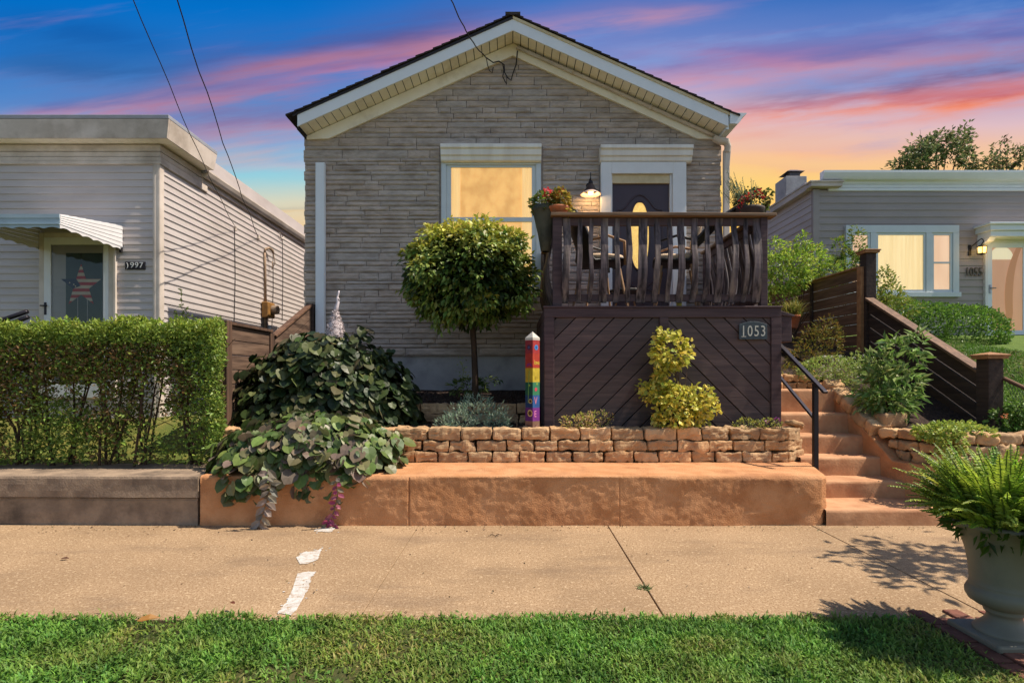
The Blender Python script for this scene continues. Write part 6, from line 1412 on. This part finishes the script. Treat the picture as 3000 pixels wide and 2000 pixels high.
l = rng.uniform(.028, .056, N); leaves(mb, p, rng.standard_normal((N, 3)) + out * .8, out + .7 * rng.standard_normal((N, 3)), l, l * .52, col, T_LEAF)
for (px, a, b) in ((536, 840, 950), (552, 900, 960), (520, 905, 960), (570, 925, 965)):      # shoots escaping the clipping
    q0, q1 = P(px, b, 5.85), P(px - 6, a, 5.85); k = 26; t = rng.random((k, 1)); pp = np.array(q0) * (1 - t) + np.array(q1) * t; mb.tube([q0, q1], .0025, 4, col=(.12, .12, .05)); leaves(mb, pp, rng.standard_normal((k, 3)) + np.array([0, 0, .3]), rng.standard_normal((k, 3)), .036, .018, pal(rng, k, [(.14, .18, .05)]), T_LEAF)
mb.build('foliage', M['leaf'], hd)

# ================================================================== smaller plants
def plant(name, label, cat, lobes, L, W, cols, templ=T_LEAF, seed=1, stems=0, base=None, mat='leaf', flow=None, group=None, **kw):
    base = base or (lobes[0][0][0], lobes[0][0][1], lobes[0][0][2] - lobes[0][1][2])
    t = thing(name, label, cat, base, group); mb = MB()
    for i, (c, r, n) in enumerate(lobes): bush(mb, rng, n, c, r, L, W, cols, templ, seed=seed + i * 3, **kw)
    mb.build('foliage', M[mat], t)
    if stems:
        m1 = MB(); 
        for k in range(stems):
            c, r, n = lobes[rng.integers(len(lobes))]; e = np.array(c) + rng.standard_normal(3) * np.array(r) * .45; b_ = np.array(base) + rng.normal(0, .04, 3) * np.array([1, 1, 0]); m1.tube([b_, (b_ + e) / 2 + rng.normal(0, .02, 3), e], [.008, .006, .003], 5)
        m1.build('stems', M['twig'], t)
    if flow:
        m1 = MB()
        for (c, r, cols_) in flow: flowers(m1, [c], r, cols_, rng, 14)
        m1.build('flowers', M['leaf'], t)
    return t
gold = [(.66, .58, .09), (.56, .53, .08), (.72, .62, .14), (.34, .38, .06)]
q = lambda px, py, Y: tuple(P(px, py, Y))
plant('golden_shrub', 'golden leaved shrub in front of the falling plum boards', 'shrub', [(q(1962, 1035, 6.22), (.22, .17, .25), 620), (q(1950, 985, 6.22), (.12, .1, .12), 140), (q(1992, 1190, 6.20), (.36, .20, .23), 1150), (q(2055, 1195, 6.18), (.18, .14, .19), 340), (q(1920, 1150, 6.24), (.18, .14, .14), 260), (q(1965, 1105, 6.22), (.22, .16, .18), 520)], .058, .045, gold, T_OVAL, 5, 8, base=(1.9, 6.26, .82), droop=.15, gap=.36, gs=7, amp=.45, shell=.5, jit=.8)
plant('flower_clump', 'yellow green clump with dry brown tips against the left skirt panel', 'plant', [(q(1700, 1240, 6.22), (.19, .09, .10), 420), (q(1745, 1232, 6.24), (.20, .09, .11), 260)], .028, .018, [(.46, .45, .09), (.38, .40, .08), (.58, .44, .18), (.50, .34, .2)], T_LEAF, 6, 10, base=(.85, 6.24, .82), droop=-.5, amp=.4, flow=[(q(1715 + a, 1215 + b, 6.22), .018, [(.50, .36, .20), (.42, .26, .16)]) for a, b in ((0, 0), (25, 2), (40, 10), (60, 6), (78, 14), (-20, 12), (50, 20))])
plant('flower_clump', 'yellow sedum clump with purple flowers by the right skirt corner', 'plant', [(q(2190, 1243, 6.22), (.15, .09, .07), 330), (q(2255, 1243, 6.22), (.12, .08, .07), 220)], .025, .017, [(.44, .43, .08), (.32, .35, .08), (.22, .25, .08)], T_LEAF, 8, 6, base=(2.75, 6.24, .82), droop=-.4, amp=.35, flow=[(q(2248, 1234, 6.2), .024, [(.5, .25, .32)]), (q(2276, 1229, 6.2), .03, [(.42, .05, .40), (.5, .1, .45)])])
plant('lavender_clump', 'silvery green lavender mound behind the stone wall', 'plant', [(q(1395, 1222, 6.5), (.38, .16, .17), 900), (q(1340, 1240, 6.42), (.22, .12, .12), 520), (q(1400, 1195, 6.6), (.22, .14, .16), 420), (q(1455, 1240, 6.42), (.16, .10, .12), 300)], .042, .009, [(.26, .35, .25), (.35, .44, .31), (.20, .29, .21)], T_BLADE, 11, 0, base=(-.43, 6.5, .80), droop=-.8, jit=.6, amp=.35)
plant('small_shrub', 'small leafy plant in the shade at the foot of the topiary trunk', 'plant', [(q(1375, 1135, 7.6), (.24, .12, .12), 200), (q(1430, 1115, 7.55), (.16, .08, .05), 60)], .075, .03, [(.07, .12, .025), (.12, .17, .04), (.20, .24, .06)], T_LEAF, 14, 4, base=(-.6, 7.6, 1.05), droop=.2, amp=.4)
m1 = MB(); m1.tube([q(1352, 1130, 7.55), q(1358, 1085, 7.5), q(1352, 1060, 7.5)], .005, 5, col=(.3, .34, .12)); kk = 36; t = rng.random((kk, 1)); pp = np.array(q(1372, 1120, 7.5)) * (1 - t) + np.array(q(1352, 1058, 7.5)) * t + rng.normal(0, .05, (kk, 3)) * np.array([1, .3, .6]); leaves(m1, pp, rng.standard_normal((kk, 3)), rng.standard_normal((kk, 3)), .045, .018, pal(rng, kk, [(.36, .40, .14), (.24, .30, .08)]), T_LEAF); m1.build('seedling', M['leaf'], label='thin pale sprig left of the topiary trunk', cat='plant')
# right side
plant('pale_leaf_bush', 'tall bush with narrow pale green leaves in front of the dark fence', 'shrub', [(q(2605, 1135, 6.45), (.31, .24, .28), 360), (q(2640, 1060, 6.5), (.22, .2, .26), 130), (q(2585, 1080, 6.5), (.16, .2, .2), 160), (q(2600, 1185, 6.4), (.28, .22, .16), 300), (q(2685, 1010, 6.5), (.10, .1, .14), 60), (q(2615, 1010, 6.55), (.1, .08, .1), 40), (q(2600, 1175, 6.35), (.16, .12, .12), 120)], .11, .040, [(.27, .36, .12), (.36, .44, .17), (.16, .27, .06), (.20, .33, .07)], T_LEAF, 23, 16, base=(4.4, 6.45, .9), droop=.1, amp=.3, gap=.2)
plant('white_flower_clump', 'spreading light green clump dotted with small white flowers on the stone edging', 'plant', [(q(2430, 1075, 7.35), (.42, .25, .16), 1100), (q(2510, 1080, 7.05), (.28, .25, .20), 700), (q(2380, 1095, 7.35), (.2, .15, .1), 260), (q(2540, 1115, 6.75), (.18, .2, .2), 380)], .038, .012, [(.30, .40, .09), (.38, .45, .12), (.22, .32, .06)], T_BLADE, 33, 0, base=(4.3, 7.3, 1.3), droop=-.6, jit=.7, amp=.3, flow=[(q(2400 + a, 1050 + b, 7.2), .016, [(.75, .70, .62)]) for a, b in rng.uniform([0, -10], [140, 55], (26, 2))])
plant('amber_shrub', 'amber green feathery shrub below the fence behind the handrail', 'shrub', [(q(2400, 1010, 8.0), (.30, .22, .26), 800), (q(2360, 1045, 7.9), (.26, .2, .18), 480), (q(2425, 970, 8.0), (.18, .14, .18), 300), (q(2310, 1085, 7.6), (.14, .1, .07), 140)], .05, .014, [(.20, .19, .03), (.30, .22, .04), (.14, .16, .03), (.24, .16, .04)], T_LEAF, 41, 8, base=(4.4, 8.0, 1.5), droop=-.2, amp=.4)
plant('creeping_plant', 'yellow green creeping plant spilling over the rough stone wall', 'plant', [(q(2760, 1262, 5.50), (.22, .18, .09), 700), (q(2840, 1265, 5.56), (.24, .2, .08), 600), (q(2790, 1295, 5.31), (.15, .06, .14), 420), (q(2720, 1268, 5.50), (.12, .12, .06), 200)], .034, .026, [(.33, .41, .07), (.41, .47, .09), (.24, .34, .06)], T_OVAL, 52, 0, base=(4.5, 5.7, .83), droop=.1, amp=.4)
lime = [(.26, .40, .045), (.34, .46, .055), (.19, .32, .04), (.42, .48, .08)]
plant('lime_shrub', 'sunlit lime green shrub behind the fence beside the deck post', 'shrub', [(q(2300, 800, 9.6), (.45, .4, .38), 1900), (q(2260, 760, 9.8), (.3, .3, .35), 800), (q(2360, 770, 9.9), (.35, .3, .30), 900), (q(2350, 720, 9.9), (.15, .14, .22), 260), (q(2390, 740, 10), (.14, .14, .16), 200), (q(2270, 850, 9.6), (.4, .3, .4), 700), (q(2420, 805, 10), (.3, .25, .18), 420)], .062, .028, lime, T_LEAF, 61, 10, base=(4.9, 9.7, 2.1), droop=.1, amp=.35, gap=.15)
plant('vine_shrub', 'tall green shrub overlapping the left side of the lit picture window', 'shrub', [(q(2490, 770, 10.3), (.34, .3, .22), 800), (q(2460, 735, 10.3), (.16, .16, .26), 360), (q(2510, 715, 10.3), (.13, .12, .32), 320), (q(2530, 760, 10.3), (.16, .14, .18), 260), (q(2445, 800, 10.2), (.3, .3, .22), 520)], .06, .026, [(.12, .22, .03), (.17, .27, .035), (.28, .28, .06)], T_LEAF, 71, 8, base=(6.2, 10.3, 2.2), droop=.1, amp=.4, gap=.2)
plant('leafy_sapling', 'thin yellow green sapling right of the capped fence post', 'shrub', [(q(2590, 830, 9.2), (.12, .12, .26), 220), (q(2610, 865, 9.2), (.20, .18, .26), 420), (q(2580, 890, 9.0), (.2, .18, .2), 300), (q(2630, 900, 9.3), (.28, .2, .2), 420), (q(2592, 795, 9.2), (.05, .05, .10), 50)], .06, .026, [(.16, .24, .03), (.30, .30, .06), (.22, .28, .04)], T_LEAF, 81, 6, base=(6.2, 9.2, 1.9), droop=.1, amp=.4, gap=.15)
plant('boxwood', 'rounded clipped dark green boxwood under the lit picture window', 'shrub', [(q(2775, 982, 9.9), (.92, .7, .54), 9000), (q(2690, 945, 9.9), (.5, .5, .36), 2200), (q(2860, 978, 9.8), (.45, .45, .50), 2200), (q(2640, 915, 9.7), (.35, .3, .25), 900)], .045, .026, [(.12, .23, .035), (.18, .31, .045), (.09, .18, .03)], T_OVAL, 91, 0, base=(7.7, 9.9, 1.75), droop=-.3, amp=.08, shell=.86)
plant('wild_plants', 'scrappy pale weeds along the fence beside the sunny lawn', 'plant', [(q(2840, 1070, 7.2), (.25, .2, .10), 160), (q(2945, 1070, 6.6), (.2, .15, .14), 200), (q(2790, 1030, 7.8), (.2, .15, .12), 120)], .06, .018, [(.24, .26, .10), (.18, .22, .06)], T_LEAF, 95, 6, base=(5.6, 7.2, 1.2), amp=.5)
plant('flower_clump', 'leafy clump with one orange flower behind the chain link fence', 'plant', [(q(2960, 1235, 5.95), (.22, .15, .16), 420), (q(2990, 1200, 5.9), (.12, .1, .12), 160)], .055, .03, [(.10, .19, .03), (.16, .26, .05)], T_OVAL, 97, 5, base=(5.4, 5.95, .8), flow=[(q(2945, 1219, 5.75), .03, [(.70, .26, .10), (.62, .20, .08)])], amp=.35)

# pale woven ornament rising from the dark mound
orn = thing('garden_ornament', 'pale woven cone with a twisted neck on top of the dark mound', 'ornament', P(985, 985, 6.8))
m1 = MB(); c = P(983, 985, 6.8); prof = [(.115, -.02), (.108, .04), (.09, .12), (.065, .20), (.042, .27), (.03, .31)]
m1.lathe(prof, c, 22); rr = random.Random(6)
for k in range(260):
    t = rr.random(); i = min(4, int(t * 5)); f = t * 5 - i; r_ = prof[i][0] + (prof[i + 1][0] - prof[i][0]) * f; z = prof[i][1] + (prof[i + 1][1] - prof[i][1]) * f; a = rr.uniform(0, 6.28); p0 = Vector((c.x + r_ * 1.05 * math.cos(a), c.y + r_ * 1.05 * math.sin(a), c.z + z)); a2 = a + rr.uniform(-.5, .5); p1 = Vector((c.x + r_ * 1.06 * math.cos(a2), c.y + r_ * 1.06 * math.sin(a2), c.z + z + rr.uniform(-.03, .03))); m1.tube([p0, (p0 + p1) / 2 + Vector((math.cos(a), math.sin(a), 0)) * .008, p1], .004, 4)
m1.build('cone', surf('pale_weave', lin(216, 204, 204), lin(120, 104, 104), scale=60, rough=.9, bk=.8), orn)
m1 = MB(); m1.tube([c + Vector((.0, 0, .28)), c + Vector((.012, 0, .36)), c + Vector((.03, 0, .42)), c + Vector((.02, 0, .47)), c + Vector((.035, 0, .53)), c + Vector((.045, 0, .56))], [.03, .025, .020, .015, .012, .008], 8); m1.tube([c + Vector((.03, 0, .42)), c + Vector((.045, -.01, .455)), c + Vector((.03, 0, .475))], .009, 6); m1.build('neck', plain('pale_neck', lin(206, 196, 200), .6), orn, smooth=True)

# ================================================================== trees beyond the houses, and one on the verge just outside the view
def tree(name, label, base, h, lobes, L, cols, seed, trunk_r=.2, n_limb=9):
    t = thing(name, label, 'tree', base); m1 = MB(); b = Vector(base); rr = random.Random(seed); m1.tube([b, b + Vector((0, 0, h * .35)), b + Vector((rr.gauss(0, .1), 0, h * .6))], [trunk_r, trunk_r * .75, trunk_r * .5], 9)
    for (c, r, n) in lobes:
        s0 = b + Vector((0, 0, h * rr.uniform(.35, .58))); m1.tube([s0, s0.lerp(Vector(c), .5) + Vector((0, 0, .15)), Vector(c)], [trunk_r * .4, trunk_r * .22, trunk_r * .06], 6)
        for k in range(5): e = Vector(c) + Vector((rr.gauss(0, r[0] * .6), rr.gauss(0, r[1] * .6), rr.gauss(.2, r[2] * .6))); m1.tube([Vector(c), e], [trunk_r * .07, trunk_r * .02], 5)
    m1.build('trunk', M['bark'], t, smooth=True); mb = MB()
    for i, (c, r, n) in enumerate(lobes): bush(mb, rng, n, c, r, L, L * .5, cols, T_LEAF, shell=.4, amp=.6, seed=seed + i * 5, gap=.42, gs=2.2 / r[0], droop=.0, jit=.7)
    mb.build('crown', M['leaf'], t)
gt = [(.14, .19, .07), (.19, .23, .09), (.11, .15, .06), (.28, .26, .11)]
Yt = 27; f = lambda px, py, Y: tuple(P(px, py, Y))
tree('background_tree', 'bushy dark tree rising behind the grey house roof', (X_(2735, Yt), Yt, 2.4), 11, [(f(2740, 470, Yt), (1.5, 1.2, .8), 1000), (f(2700, 440, Yt), (.9, .9, .6), 700), (f(2775, 430, Yt), (.9, .9, .7), 700), (f(2815, 420, Yt), (.45, .5, .6), 320), (f(2745, 415, Yt), (.7, .6, .5), 420), (f(2640, 485, Yt), (.6, .6, .3), 280), (f(2835, 470, Yt), (.4, .5, .5), 260), (f(2690, 490, Yt), (.9, .8, .5), 420)], .20, gt, 5)
tree('background_tree', 'sparse reddish green tree at the right behind the grey house roof', (X_(2930, Yt), Yt, 2.4), 10, [(f(2900, 485, Yt), (.7, .7, .45), 330), (f(2950, 470, Yt), (.7, .7, .6), 420), (f(2930, 430, Yt), (.3, .4, .4), 130), (f(2990, 470, Yt), (.6, .6, .6), 420), (f(2860, 490, Yt), (.4, .4, .3), 150)], .18, gt + [(.12, .07, .04)], 9)
tree('verge_tree', 'small street tree on the verge beyond the urn', (5.35, 4.0, 0), 4.2, [((5.2, 3.9, 3.1), (.6, .5, .35), 420), ((4.75, 3.7, 2.75), (.38, .32, .16), 150), ((4.7, 4.15, 2.9), (.35, .3, .14), 130), ((5.6, 4.2, 3.5), (.5, .5, .4), 260)], .13, [(.08, .13, .03), (.1, .15, .04)], 14, .07)
